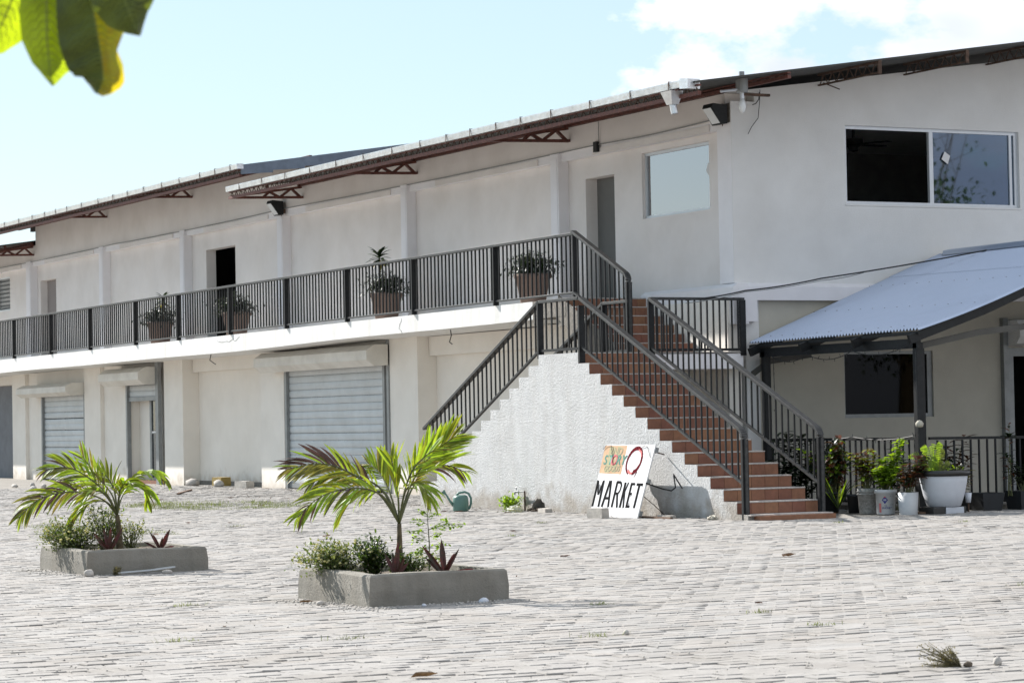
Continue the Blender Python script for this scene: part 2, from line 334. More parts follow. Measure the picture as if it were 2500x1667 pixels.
def make_pavers():
    PLN = [(-11.22, -16.81, 1.2, 1.4), (-11.45, -10.68, 1.23, 1.5)]
    cells = []
    for j in range(int((62+24)/PY)):
        cy = -24.5+j*PY; off = .5*PX*(j % 2)
        x0 = -20; 
        for i in range(int(34/PX)):
            cx = x0+i*PX+off
            if cx > (2.35 if cy > .4 else 12): continue
            if 0 < cx < 3.1 and -4.9 < cy < 6.2: continue
            if cx > 3.3 and cy > -4.1: continue
            px, py, dz = frame((cx, cy, 0))
            if px < -60 or px > 2560 or py > 1715 or dz < 5 or dz > 62: continue
            if any(a+.1 < cx < a+w_-.1 and b+.1 < cy < b+h_-.1 for a, b, w_, h_ in PLN): continue
            cells.append((dz, cx, cy))
    cells.sort(); near = [c for c in cells if frame((c[1], c[2], 0))[1] < 1668 and 0 < frame((c[1], c[2], 0))[0] < 2500][:300]
    ns = set(near); far = [c for c in cells if c not in ns]
    varm = []
    for k in range(10):
        jit = [random.uniform(-.006, .006) for _ in range(8)]; zt = [random.uniform(-.003, .003) for _ in range(4)]
        m = MB(); vs, fs = paver_shape(0, 0, jit, zt); m.add(vs, fs); varm.append(m.mesh('paver', PAV1))
    for dz, cx, cy in near:
        o = link('paver', random.choice(varm), yard); o.location = (cx, cy, gz(cx, cy)+random.gauss(0, .0025))
        o.rotation_euler = (random.gauss(0, .008), random.gauss(0, .008), random.gauss(0, .012))
    V = []; Fc = []; tone = []
    for dz, cx, cy in far:
        z = gz(cx, cy)+random.gauss(0, .0020); tx, ty = random.gauss(0, .007), random.gauss(0, .007)
        zt = [z+tx*sx*.1+ty*sy*.1 for sx, sy in ((-1,-1),(1,-1),(1,1),(-1,1))]
        vs, fs = paver_shape(cx, cy, [random.uniform(-.007, .007) for _ in range(8)], zt); o = len(V); V += vs
        Fc += [tuple(i+o for i in f) for f in fs]; t = random.uniform(.9, 1.07)
        if random.random() < .05: t *= .84
        wrm = random.uniform(-.02, .02); tone += [(t+wrm, t, t-wrm, 1)]*len(vs)
    me = bpy.data.meshes.new('paver_field'); me.from_pydata(V, [], Fc); me.materials.append(PAVE)
    ca = me.color_attributes.new('tone', 'FLOAT_COLOR', 'POINT'); ca.data.foreach_set('color', np.array(tone, dtype=np.float32).ravel())
    me.update(); f = link('paver_field', me, yard); tag(f, kind='stuff')
make_pavers()
# ================================================================== BUILDING
bld = thing('market_building', 'long two storey cream building with balcony, roller shutters and low metal roof', 'building', (3.0, 0.2, 0))
# everything of the building is modelled in world coordinates; keep the empty's offset neutral
bld.location = (0, 0, 0)
P_ = bld
UX = 3.2                                                   # upper wall panel plane
UDOORS = [(4.34, 5.36, 3.2, 5.68), (22.09, 23.97, 3.2, 5.64), (35.49, 36.9, 3.2, 5.62)]
UWIN = (1.22, 3.39, 4.82, 5.94); LOUV = (39.8, 41.2, 4.93, 5.91)
mb = MB(); planks(mb, 'X', UX, UX+.25, .45, 17.2, 3.2, 6.62, UDOORS[:1]+[UWIN]); planks(mb, 'X', UX, UX+.25, 17.2, 36.8, 3.2, 7.19, UDOORS[1:2]+[(35.49, 36.8, 3.2, 5.62)])
planks(mb, 'X', UX, UX+.25, 36.8, 50, 3.2, 6.62, [(36.8, 36.9, 3.2, 5.62), LOUV]); mb.build('upper_wall', WALL, P_)
# band above the conduit line sits proud, with the beam under it
mb = MB(); mb.box(3.06, UX-.002, .45, 50, 6.05, 6.2); mb.build('ring_beam', TRIM, P_)
mb = MB(); mb.box(3.04, UX-.002, .45, 17.2, 6.2, 6.618); mb.box(3.04, UX-.002, 17.2, 36.8, 6.2, 7.188); mb.box(3.04, UX-.002, 36.8, 50, 6.2, 6.618); mb.build('upper_wall_band', WALL, P_)
for a, b in [(.45, 5.9), (6.35, 12.2), (12.7, 18.65), (19.2, 24.8), (25.3, 30.8), (31.3, 37.1), (37.7, 44)]:
    mb = MB(); mb.box(3.035, 3.058, a+.5, b-1.1, 6.052, 6.16); mb.build('beam_patch', WALL, P_)
for i, (a, b) in enumerate([(5.98, 6.28), (12.32, 12.6), (18.76, 19.06), (24.9, 25.2), (30.9, 31.22), (37.17, 37.57), (43.4, 43.7)]):
    mb = MB(); mb.box(2.99, UX-.002, a, b, 3.3, 6.19); mb.box(2.98, 2.99, a+.04, b-.03, 4.6-.3*(i % 2), 6.1)
    mb.build('pilaster', TRIM, P_)
mb = MB(); mb.box(2.992, 3.19, .222, .63, 3.56, 6.13); mb.build('corner_pilaster', TRIM, P_)
mb = MB(); mb.box(3.004, 3.19, .245, .63, 6.13, 6.44); mb.build('corner_pilaster', RAWC, P_)
# gable wall
GW = (5.20, 8.76, 4.87, 6.16); GL = (5.08, 6.86, 1.37, 2.46); GD = (8.42, 10.2, -.1, 2.5)
mb = MB(); planks(mb, 'Y', .22, .47, 3.45, 14, 3.3, 6.62, [GW])
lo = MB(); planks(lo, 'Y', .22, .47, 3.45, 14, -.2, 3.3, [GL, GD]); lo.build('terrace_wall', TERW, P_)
mb.box(3.2, 3.45, .222, .47, -.2, 3.3); mb.box(2.996, 3.46, .212, .235, 3.56, 6.47)
mb.prism([(3.01, .22, 6.62), (14, .22, 6.62), (14, .22, 6.62+.135*10.99)], (0, .25, 0)); mb.build('gable_wall', GABL, P_, fixn=True)
# ledge wrapping the corner at balcony level
mb = MB(); mb.prism([(3.0, .10, 3.28), (3.0, .10, 3.50), (3.0, .205, 3.56), (3.0, .22, 3.56), (3.0, .22, 3.28)], (11, 0, 0))
mb.box(2.998, 3.35, .10, .22, 2.94, 3.28); mb.prism([(2.9, .104, 2.9), (2.9, .104, 3.49), (2.99, .104, 3.55), (3.19, .104, 3.55), (3.19, .104, 2.9)], (0, 2.9, 0))
mb.build('ledge', TRIM, P_, fixn=True)
# lower storey wall behind the stair
LX = 2.45
mb = MB(); planks(mb, 'X', 2.86, 3.1, .22, 50, -.2, 3.3, [(12.37, 17.5, -.2, 2.62), (25.46, 27.7, -.2, 2.5), (31.0, 34.6, -.2, 2.33)]); mb.build('lower_wall', LOWW, P_)
for a, b in [(10.82, 12.17), (17.52, 18.85), (23.7, 24.96), (29.67, 30.94), (36.06, 37.27), (42.3, 43.5), (4.4, 5.7)]:
    mb = MB(); mb.box(LX, 2.858, a, b, -.2, 3.1); mb.build('pillar', LOWW, P_)
# wall faces flush with the pillars on which the shutters hang
for a, b in [(12.13, 12.37), (24.96, 25.46), (27.7, 29.67), (34.6, 36.06), (17.43, 17.52)]:
    mb = MB(); mb.box(LX+.1, 2.857, a+.002, b-.002, -.2, 3.09); mb.build('wall_strip', LOWW, P_)
for a, b, h in [(12.37, 17.43, 2.62), (25.46, 27.7, 2.5), (30.94, 34.6, 2.33)]:
    mb = MB(); mb.box(LX+.1, 2.857, a+.001, b-.001, h, 3.09); mb.build('lintel', LOWW, P_)
for a, b in [(5.72, 10.8), (18.87, 23.68), (37.3, 42.3)]:
    mb = MB(); mb.box(2.7, 2.857, a, b, 2.72, 3.09); mb.build('soffit_beam', LOWW, P_)
mb = MB(); mb.box(2.83, 2.857, 37.4, 42.2, 0, 2.7); mb.build('grey_shop_panel', GPAN, P_)
# base grime strip in the recess
mb = MB(); mb.box(2.835, 2.857, 18.87, 23.68, -.1, .16); mb.build('base_course', RAWC, P_)
# balcony slab, profile follows its slight fall
def slab_piece(y0, y1, m, x0=1.36):
    zt = lambda y: 3.445-.003*y if y < 36 else 3.337
    def zb(y): return np.interp(y, [2.4, 4.4, 17, 34.8, 50], [3.145, 3.135, 3.037, 2.983, 2.95])
    mb = MB(); ys = np.linspace(y0, y1, max(2, int((y1-y0)/1.6)))
    for a, b in zip(ys[:-1], ys[1:]):
        j = lambda y: .008*math.sin(y*3.1)+.006*math.sin(y*7.7)
        mb.prism([(x0, a, zb(a)+j(a)), (x0, a, zt(a)), (x0, b, zt(b)), (x0, b, zb(b)+j(b))], (2.98-x0, 0, 0))
    return mb.build('balcony_slab', m, P_, fixn=True)
slab_piece(4.0, 50, SLABM); slab_piece(2.84, 3.998, RAWC)
# interior volumes (dark rooms behind the openings)
mb = MB()
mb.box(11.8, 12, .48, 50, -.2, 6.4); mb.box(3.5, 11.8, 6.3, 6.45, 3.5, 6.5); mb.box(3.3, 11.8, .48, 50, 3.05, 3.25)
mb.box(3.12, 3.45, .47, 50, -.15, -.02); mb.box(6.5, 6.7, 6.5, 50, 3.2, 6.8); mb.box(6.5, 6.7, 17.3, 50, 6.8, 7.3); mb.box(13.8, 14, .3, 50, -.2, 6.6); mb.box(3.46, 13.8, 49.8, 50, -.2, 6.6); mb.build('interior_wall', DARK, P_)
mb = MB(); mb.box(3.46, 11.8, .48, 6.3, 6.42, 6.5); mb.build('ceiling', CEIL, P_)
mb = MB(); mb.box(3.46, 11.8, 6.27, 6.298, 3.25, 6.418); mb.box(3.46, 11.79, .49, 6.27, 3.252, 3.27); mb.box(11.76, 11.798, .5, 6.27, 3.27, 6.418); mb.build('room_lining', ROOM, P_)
# doors in the upper storey
for (a, b, z0, z1), m, dx in zip(UDOORS, (DOORG, None, DOORP), (.23, .24, .2)):
    if m: mb = MB(); mb.box(UX+dx, UX+dx+.05, a+.002, b-.002, z0, z1-.002); mb.build('upper_door', m, P_)
    mb = MB(); mb.box(UX+.03, UX+.24, b-.004, b+.04, z0+.2, z1-.02); mb.build('door_jamb', WALL, P_)
# big fixed window on the facade
a, b, z0, z1 = UWIN
wf = MB(); wf.box(UX+.06, UX+.12, a, a+.05, z0, z1); wf.box(UX+.06, UX+.12, b-.05, b, z0, z1); wf.box(UX+.06, UX+.12, a+.05, b-.05, z0, z0+.05); wf.box(UX+.06, UX+.12, a+.05, b-.05, z1-.05, z1)
win = wf.build('facade_window', ALUM, P_); mb = MB(); mb.box(UX+.085, UX+.09, a+.05, b-.05, z0+.05, z1-.05); mb.build('pane', GLAT, win)
mb = MB(); mb.add([(UX+.083, 1.36, 5.37), (UX+.083, 1.29, 5.5), (UX+.083, 1.39, 5.6), (UX+.083, 1.45, 5.47)], [(0,1,2,3)]); mb.build('sticker', WHIT, win)
# louvre window far left
a, b, z0, z1 = LOUV; wf = MB(); wf.box(UX+.02, UX+.06, a, a+.04, z0, z1); wf.box(UX+.02, UX+.06, b-.04, b, z0, z1); wf.box(UX+.02, UX+.06, a+.04, b-.04, z1-.04, z1); wf.box(UX+.02, UX+.06, a+.04, b-.04, z0, z0+.04); win = wf.build('louvre_window', ALUM, P_)
for k in range(8):
    z = z0+.08+k*.12; mb = MB(); mb.bar((UX+.1, a+.04, z), (UX+.1, b-.04, z), .008, .13, up=(-.6, 0, 1)); mb.build('louvre', GALD, win)
# gable window: left pane open, right pane glass
a, b, z0, z1 = GW; m_ = 6.96
wf = MB()
for u, v, p, q in ((a, a+.05, z0, z1), (b-.07, b, z0, z1), (a+.05, b-.07, z1-.055, z1), (a+.05, b-.07, z0, z0+.05), (m_-.04, m_+.04, z0+.05, z1-.055), (b-.17, b-.12, z0+.05, z1-.055)): wf.box(u, v, .27, .33, p, q)
win = wf.build('gable_window', ALUM, P_); mb = MB(); mb.box(m_+.04, b-.07, .295, .30, z0+.05, z1-.055); mb.build('pane', GLAS, win)
mb = MB(); mb.add([(7.17, .266, 5.66), (7.24, .266, 5.79), (7.35, .266, 5.72), (7.30, .266, 5.58)], [(0,3,2,1)]); mb.build('sticker', WHIT, win)
mb = MB(); mb.box(a-.02, b+.03, .205, .32, z0-.03, z0-.001); mb.build('window_sill', GABL, P_)
# lower gable window
a, b, z0, z1 = GL; wf = MB()
for u, v, p, q in ((a, a+.03, z0, z1), (b-.1, b, z0, z1), (a+.03, b-.1, z1-.05, z1), (a+.03, b-.1, z0, z0+.06)): wf.box(u, v, .25, .31, p, q)
win = wf.build('terrace_window', GALD, P_); mb = MB(); mb.box(a+.03, b-.1, .275, .28, z0+.06, z1-.05); mb.build('pane', glassm('terrace_glass', (.2, .2, .2), alpha=0, gc=(.22, .22, .22)), win)
# terrace door with its roller box
a, b, z0, z1 = GD; wf = MB(); wf.box(a-.02, a+.1, .2, .3, 0, z1); wf.box(b-.1, b, .2, .3, 0, z1); wf.box(a+.1, b-.1, .2, .3, z1-.14, z1)
wf.build('terrace_door_frame', GALD, P_); mb = MB(); mb.box(8.26, 8.36, .12, .215, 0, 3.0); mb.build('shutter_guide', GALD, P_)
mb = MB(); mb.prism([(8.36, .2, 2.52), (8.36, -.1, 2.56), (8.36, -.2, 2.68), (8.36, -.2, 2.86), (8.36, -.1, 2.96), (8.36, .2, 2.96)], (2, 0, 0)); mb.build('shutter_box', GABL, P_, fixn=True)
# roller shutters
def shutter(y0, y1, ztop, zbot, pitch, boxy0, boxy1, bz0, bz1, bx=1.95, guides=True, label=None):
    sh = MB().box(2.52, 2.545, y0, y1, ztop-.02, ztop+.02).build('roller_shutter', GALD, P_)
    k = 0; z = ztop
    prof = MB(); h = pitch
    prof.add([], [])
    n = 5; ys = (y0+.04, y1-.04); vs = []
    for i in range(n+1):
        t = i/n; x = -.010*math.sin(math.pi*t)**.7; vs += [(x, ys[0], -h*.9*t), (x, ys[1], -h*.9*t)]
    vs += [(.012, ys[0], -h*.93), (.012, ys[1], -h*.93), (.012, ys[0], -h), (.012, ys[1], -h)]
    prof.add(vs, [(2*i, 2*i+1, 2*i+3, 2*i+2) for i in range(n+2)]); me = prof.mesh('slat', GALV)
    while z-h > zbot-.01:
        o = link('slat', me, sh); o.location = (2.535+random.gauss(0, .0008), 0, z); o.rotation_euler = (random.gauss(0, .0003), random.gauss(0, .012), 0); z -= h
    mb = MB(); mb.box(2.50, 2.55, y0+.04, y1-.04, z-.09, z+.01); mb.build('bottom_rail', GALD, sh)
    for yy, d in ((y0, -.06), (y1, .06)):
        mb = MB(); mb.box(2.455, 2.56, yy-.05, yy+.05, -.02, ztop+.06); mb.build('shutter_guide', GALD, sh)
    c = MB(); zm = (bz0+bz1)/2; hh = (bz1-bz0)/2; dp = 2.5-bx
    c.prism([(2.5, boxy0, bz0+.02), (bx+dp*.3, boxy0, bz0), (bx, boxy0, bz0+hh*.6), (bx, boxy0, bz1-hh*.55), (bx+dp*.35, boxy0, bz1), (2.5, boxy0, bz1)], (0, boxy1-boxy0, 0))
    c.build('shutter_box', BOXM, sh, fixn=True)
    return sh
shutter(12.42, 17.45, 2.62, .1, .153, 12.1, 18.0, 2.56, 2.99)
shutter(31.0, 34.6, 2.33, .1, .153, 30.98, 35.3, 2.30, 2.64)
shutter(25.5, 27.7, 2.49, 2.18, .155, 25.4, 28.35, 2.47, 2.9)
mb = MB(); mb.box(2.42, 2.50, 12.10, 12.2, -.02, 3.08); mb.build('steel_post', GALD, P_)
mb = MB(); mb.box(2.38, 2.47, 25.2, 25.4, -.02, 3.07); mb.build('steel_post', GALD, P_)
# glazed shop door in the narrow opening
df = MB(); df.box(2.72, 2.78, 25.5, 25.6, 0, 2.3); df.box(2.72, 2.78, 26.62, 26.75, 0, 2.3); df.box(2.72, 2.78, 25.6, 26.62, 1.28, 1.34); df.box(2.72, 2.78, 25.6, 26.62, .02, .2); df.box(2.72, 2.78, 25.6, 26.62, 2.2, 2.3)
dd = df.build('shop_door', GALD, P_); mb = MB(); mb.box(2.745, 2.75, 25.6, 26.62, .2, 2.2); mb.build('pane', GLAD, dd)
mb = MB(); mb.box(2.69, 2.7, 25.7, 26.5, 1.3, 1.34); mb.build('push_bar', ALUM, dd); mb = MB(); mb.box(2.80, 2.81, 25.75, 26.3, 1.15, 2.05); mb.build('notice', CREA, dd)
mb = MB(); mb.box(2.55, 2.9, 25.5, 27.7, -.02, .14); mb.build('doorstep', TILE, P_); mb = MB(); mb.box(2.8, 3.0, 26.75, 27.7, .0, 2.4); mb.build('side_panel', LOWW, P_)
# ---------------- roofs
def roof(y0, y1, ez, name_extra, yb, gut=(None, None), barge=False, xr=14., bracket_y=(), rake_ext=False, wallz=None, gx=1.25, slope=.145, ends=None):
    """eave at X=gx (gutter front), sheet rising +X; brackets at given Y"""
    zr = lambda x: ez+slope*(x-1.3)
    r = MB(); nn = int((y1-y0)/.25); ys = np.linspace(y0, y1, nn+1)
    for k in range(nn):
        h = .014 if k % 2 else 0
        r.add([(1.3, ys[k], zr(1.3)+h), (1.3, ys[k+1], zr(1.3)+.014-h), (xr, ys[k+1], zr(xr)+.014-h), (xr, ys[k], zr(xr)+h),
               (1.3, ys[k], zr(1.3)+h-.03), (1.3, ys[k+1], zr(1.3)-.016-h), (xr, ys[k+1], zr(xr)-.016-h), (xr, ys[k], zr(xr)+h-.03)],
              [(0,1,2,3), (4,7,6,5), (0,4,5,1), (2,6,7,3)]+([(0,3,7,4)] if k == 0 else [])+([(1,5,6,2)] if k == nn-1 else []))
    rf = r.build('roof_sheet', SHEE, P_)
    # gutter
    g0, g1 = gut; g = MB(); n = int((g1-g0)/.8); gy = np.linspace(g0, g1, n+1); t = .002
    wob = [random.uniform(-.006, .006) for _ in gy]
    fz = lambda y: ez+.035+(.0055*(y-8) if gx else 0)*0
    for k in range(n):
        a, b = gy[k], gy[k+1]; u, v = wob[k], wob[k+1]
        for (x0, z0), (x1, z1) in [((gx, -.092), (gx-.012, .0)), ((gx-.012, .0), (gx-.012, .018)), ((gx-.012, .018), (gx+.03, .018)), ((gx, -.092), (gx+.13, -.092)), ((gx+.13, -.092), (gx+.13, .0))]:
            g.add([(x0+u, a, fz(a)+z0), (x0+v, b, fz(b)+z0), (x1+v, b, fz(b)+z1), (x1+u, a, fz(a)+z1)], [(0,1,2,3)])
    g.box(gx-.01, gx+.13, g0-.02, g0, fz(g0)-.092, fz(g0)+.02)
    gu = g.build('gutter', GUTM, P_)
    st = MB(); st.box(-.012, -.004, -.008, .008, -.13, .03); st.box(-.012, .16, -.008, .008, .026, .032); st.bar((-.008, 0, -.125), (.17, 0, -.19), .016, .006); stm = st.mesh('gutter_strap', RUST)
    y = g0+.4
    while y < g1:
        o = link('gutter_strap', stm, gu); o.location = (gx-.008, y, fz(y)); y += random.uniform(.9, 1.35)
    # lattice joists along the eave and on the wall top
    for jx, jb, jt, m in ((1.36, ez-.19, ez-.06, REDM), (2.99, wallz+.015, zr(2.99)-.05, REDM)):
        j = MB(); j.box(jx-.03, jx+.03, y0, y1, jb-.015, jb+.04); j.box(jx-.03, jx+.03, y0, y1, jt-.012, jt+.015)
        jo = j.build('eave_joist', m, P_); jw = MB(); y = y0
        while y < y1: 
            jw.bar((jx, y, jb), (jx, y+.11, jt), .013, .013); jw.bar((jx, y+.11, jt), (jx, y+.22, jb), .013, .013); y += .25
        jw.build('web', RUST, jo)
    for x in ([4.69, 6.4, 8.1, 9.8, 11.5] if True else []):
        if not rake_ext: break
        j = MB(); zt = zr(x)-.03; j.box(x-.02, x+.02, y0, .2, zt-.035, zt); j.box(x-.02, x+.02, y0, .2, zt-.2, zt-.175); j.box(x-.03, x+.03, y0-.012, y0+.02, zt-.21, zt+.002)
        jo = j.build('purlin', RUST, P_); jw = MB(); y = y0
        while y < .1: jw.bar((x, y, zt-.18), (x, y+.11, zt-.02), .012, .012); jw.bar((x, y+.11, zt-.02), (x, y+.22, zt-.18), .012, .012); y += .24
        jw.build('web', RUST, jo)
    # dark void between wall top and sheet
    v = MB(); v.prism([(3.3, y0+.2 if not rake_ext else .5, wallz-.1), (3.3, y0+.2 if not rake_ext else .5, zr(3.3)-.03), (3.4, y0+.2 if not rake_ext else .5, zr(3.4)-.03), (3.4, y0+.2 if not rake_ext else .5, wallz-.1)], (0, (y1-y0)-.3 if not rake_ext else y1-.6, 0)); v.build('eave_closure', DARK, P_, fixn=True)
    for by in bracket_y:
        z1_ = wallz-.24; zt = wallz-.02; m = MB(); A = Vector((1.34, by, z1_-.045)); B = Vector((3.03, by, z1_)); T = Vector((3.0, by, zt))
        m.bar(A, B, .09, .05); m.bar(A+Vector((.02, 0, .02)), T, .09, .05)
        br = m.build('bracket', REDM, P_); wv = MB()
        bp = lambda t: A.lerp(B, t); tp = lambda t: A.lerp(T, t)
        for t0, t1 in ((.45, .55), (.68, .55), (.68, .86), (.97, .86)): wv.bar(bp(t0), tp(t1), .07, .045)
        wv.build('web', REDM, br)
        v2 = MB(); v2.bar((2.2, by, zr(2.2)-.02), (2.2, by, tp(.5).z), .06, .06); v2.bar((2.95, by, zt-.02), (2.95, by, zr(2.95)-.03), .06, .06); v2.build('strut', REDM, br)
    if barge:
        g = MB(); xs = np.linspace(1.36, xr, 18)
        for a, b in zip(xs[:-1], xs[1:]): g.add([(a, y0-.012, zr(a)-.17-.05*(a > 3)), (b, y0-.012, zr(b)-.22), (b, y0-.012, zr(b)+.03), (a, y0-.012, zr(a)+.03), (a, y0-.002, zr(a)-.17-.05*(a > 3)), (b, y0-.002, zr(b)-.22), (b, y0-.002, zr(b)+.03), (a, y0-.002, zr(a)+.03)], [(0,1,2,3), (7,6,5,4), (3,2,6,7), (0,4,5,1)])
        g.build('barge_board', BARG, P_)
    return rf
roof(-1.5, 17.75, 6.51, 'near', None, gut=(-1.2, 17.7), bracket_y=(5.63, 11.9, 17.68), rake_ext=True, wallz=6.62)
roof(17.1, 38.2, 6.95, 'mid', None, gut=(17.0, 38.2), barge=True, bracket_y=(24.4, 30.65), wallz=7.19)
roof(36.9, 50, 6.50, 'far', None, gut=(36.9, 50), bracket_y=(36.95,), wallz=6.60)
# gable wall top void and far end closure
mb = MB(); mb.box(3.5, 3.6, 36.7, 36.8, 6.4, 7.3); mb.build('step_wall', WALL, P_)
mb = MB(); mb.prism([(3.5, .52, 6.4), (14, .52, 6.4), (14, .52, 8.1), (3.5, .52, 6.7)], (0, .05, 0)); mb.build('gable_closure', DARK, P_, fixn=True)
# rainwater outlet at the gutter end
mb = MB(); mb.prism([(1.2, -1.42, 6.40), (1.2, -1.42, 6.55), (1.2, -1.18, 6.58), (1.2, -1.18, 6.42)], (.22, 0, 0)); mb.build('gutter_end_box', GUTM, P_, fixn=True)
mb = MB(); mb.add([(1.16, -1.0, 6.42), (1.38, -1.0, 6.42), (1.38, -.68, 6.42), (1.16, -.68, 6.42), (1.22, -.92, 6.22), (1.34, -.92, 6.22), (1.34, -.76, 6.22), (1.22, -.76, 6.22)], [(0,1,5,4), (1,2,6,5), (2,3,7,6), (3,0,4,7)])
mb.tube([(1.28, -.84, 6.24), (1.3, -.86, 6.08)], .055, 10); mb.build('downspout', GUTM, P_)
# ---------------- balcony railing
RX = 1.36
zb = lambda y: 3.445-.003*y
posts = [2.485, 5.346, 8.647, 11.664, 14.702, 17.81, 20.98, 23.847, 27.158, 30.279, 33.454, 36.5, 39.6, 42.6]
rail = MB()
for a, b in zip(posts[:-1], posts[1:]):
    rail.bar((RX, a, zb(a)+1.04), (RX, b, zb(b)+1.04), .10, .045); rail.bar((RX, a+.02, zb(a)+.075), (RX, b-.02, zb(b)+.075), .05, .03)
ro = rail.build('balcony_railing', BLKT, P_, bevel=.004)
pm = MB(); pm.box(-.05, .05, -.02, .02, 0, 1.02); pmm = pm.mesh('post', BLKM)
bm_ = MB(); bm_.box(-.014, .014, -.008, .008, .085, 1.02); bmm = bm_.mesh('baluster', BLKM)
for y in posts: o = link('post', pmm, ro); o.location = (RX, y, zb(y))
nb = 0
for a, b in zip(posts[:-3], posts[1:-2]):
    n = int(round((b-a)/.152))
    for k in range(1, n):
        o = link('baluster', bmm, ro); y = a+(b-a)*k/n+random.gauss(0, .003); o.location = (RX, y, zb(y)-.003); o.rotation_euler = (random.gauss(0, .003), 0, random.gauss(0, .12)); nb += 1
# ================================================================== STAIRCASE
st = thing('staircase', 'outdoor double staircase with rough white side wall and terracotta risers', 'staircase')
T, RI, ZL, LL, TL, RL = .342, .17, 2.4565, 1.285, .339, .1697
# outline of the outer wall
right = [(0., ZL)]
for i in range(14):
    y = -i*T; right += [(y, ZL-(i+1)*RI)]; right += [(y-T, ZL-(i+1)*RI)]
right = right[:-1]; 
outl = [(LL, ZL), (0, ZL)]
for i in range(13): outl += [(-i*T, ZL-(i+1)*RI), (-(i+1)*T, ZL-(i+1)*RI)]
outl += [(-13*T, ZL-14*RI), (-13*T-.28, ZL-14*RI), (-13*T-.28, -.1)]
hole = [(1.10, -.1), (1.09, .03), (1.16, .07), (1.17, .13), (1.25, .15), (1.30, .20), (1.36, .185), (1.41, .205), (1.50, .14), (1.55, .13), (1.60, .05), (1.66, .04), (1.68, -.1)]
outl += hole
left = []
for i in range(13): left += [(LL+i*TL, ZL-(i+1)*RL), (LL+(i+1)*TL, ZL-(i+1)*RL)]
outl += [(LL+13*TL, -.1)]+left[::-1]
mb = MB(); mb.prism([(0, y, z) for y, z in outl], (.15, 0, 0)); mb.build('side_wall', STUC, st, fixn=True)
# body: solid steps behind the wall
mb = MB()
for i in range(14): mb.box(.152, 1.36, -i*T, -(i+1)*T+0*.001, -.1, ZL-(i+1)*RI-.03)
for i in range(13): mb.box(.152, 1.36, LL+i*TL, LL+(i+1)*TL, -.1, ZL-(i+1)*RL-.03)
mb.box(.152, 1.36, 0, LL, -.1, 1.2); mb.build('step_core', RAWC, st)
mb = MB(); mb.box(.152, 3.0, 0, LL-.02, ZL-.27, ZL-.03); mb.build('landing_slab', TRIM, st)
mb = MB(); mb.box(0.9, 1.0, 0.05, 1.2, .4, ZL-.28); mb.build('core_wall', RAWC, st)
# risers and treads as tiles (own pieces)
tile_w = .2267
tm = MB(); tm.box(.003, tile_w-.003, -.008, .004, .003, RI-.018); tmm = tm.mesh('riser_tile', TILE)
for i in range(14):
    x = 0.002
    for k in range(6):
        o = link('riser_tile', tmm, st); o.location = (x+k*tile_w, -i*T, ZL-(i+1)*RI)
nm = MB(); nm.box(0, 1.36, -.014, T-.0, -.016, 0); nmm = nm.mesh('tread', NOSE)
for i in range(1, 15):
    o = link('tread', nmm, st); o.location = (.001, -i*T, ZL-i*RI)
nm = MB(); nm.box(0.001, 3.0, -.014, LL, -.016, .0); o = nm.build('landing_floor', NOSE, st); o.location = (0, 0, ZL)
# landing front tiles right of the lower flight
mb = MB(); mb.box(.1, 1.335, -14*T+.02, -13*T-.1, -.02, .055); mb.build('bottom_step', TILE, st)
mb = MB(); mb.box(.09, 1.34, -14*T-.11, -14*T+.02, -.02, .06); mb.build('bottom_step_edge', TILE, st)
# upper flight
UT, UR, U0 = .318, .16, 2.486
tw2 = (2.96-1.37)/7
tm2 = MB(); tm2.box(.003, tw2-.003, -.008, .004, .003, UR-.018); tmm2 = tm2.mesh('riser_tile', TILE)
mb = MB()
for i in range(6):
    y = 1.24+i*.32-.0; z = U0+i*UR
    for k in range(7): o = link('riser_tile', tmm2, st); o.location = (1.372+k*tw2, y-.0, z)
    nn_ = MB(); nn_.box(1.37, 2.96, y-.014, y+.32, z+UR-.016, z+UR); nn_.build('tread', NOSE, st)
    mb.box(1.40, 2.96, y+.005, y+.32, z-.3, z+UR-.018)
mb.build('upper_flight_core', RAWC, st)
mb = MB(); mb.prism([(1.365, 1.24, 2.42), (1.365, 1.24, 2.62), (1.365, 3.1, 3.50), (1.365, 3.1, 3.1), (1.365, 1.9, 2.42)], (.03, 0, 0)); mb.build('stringer', RAWC, st, fixn=True)
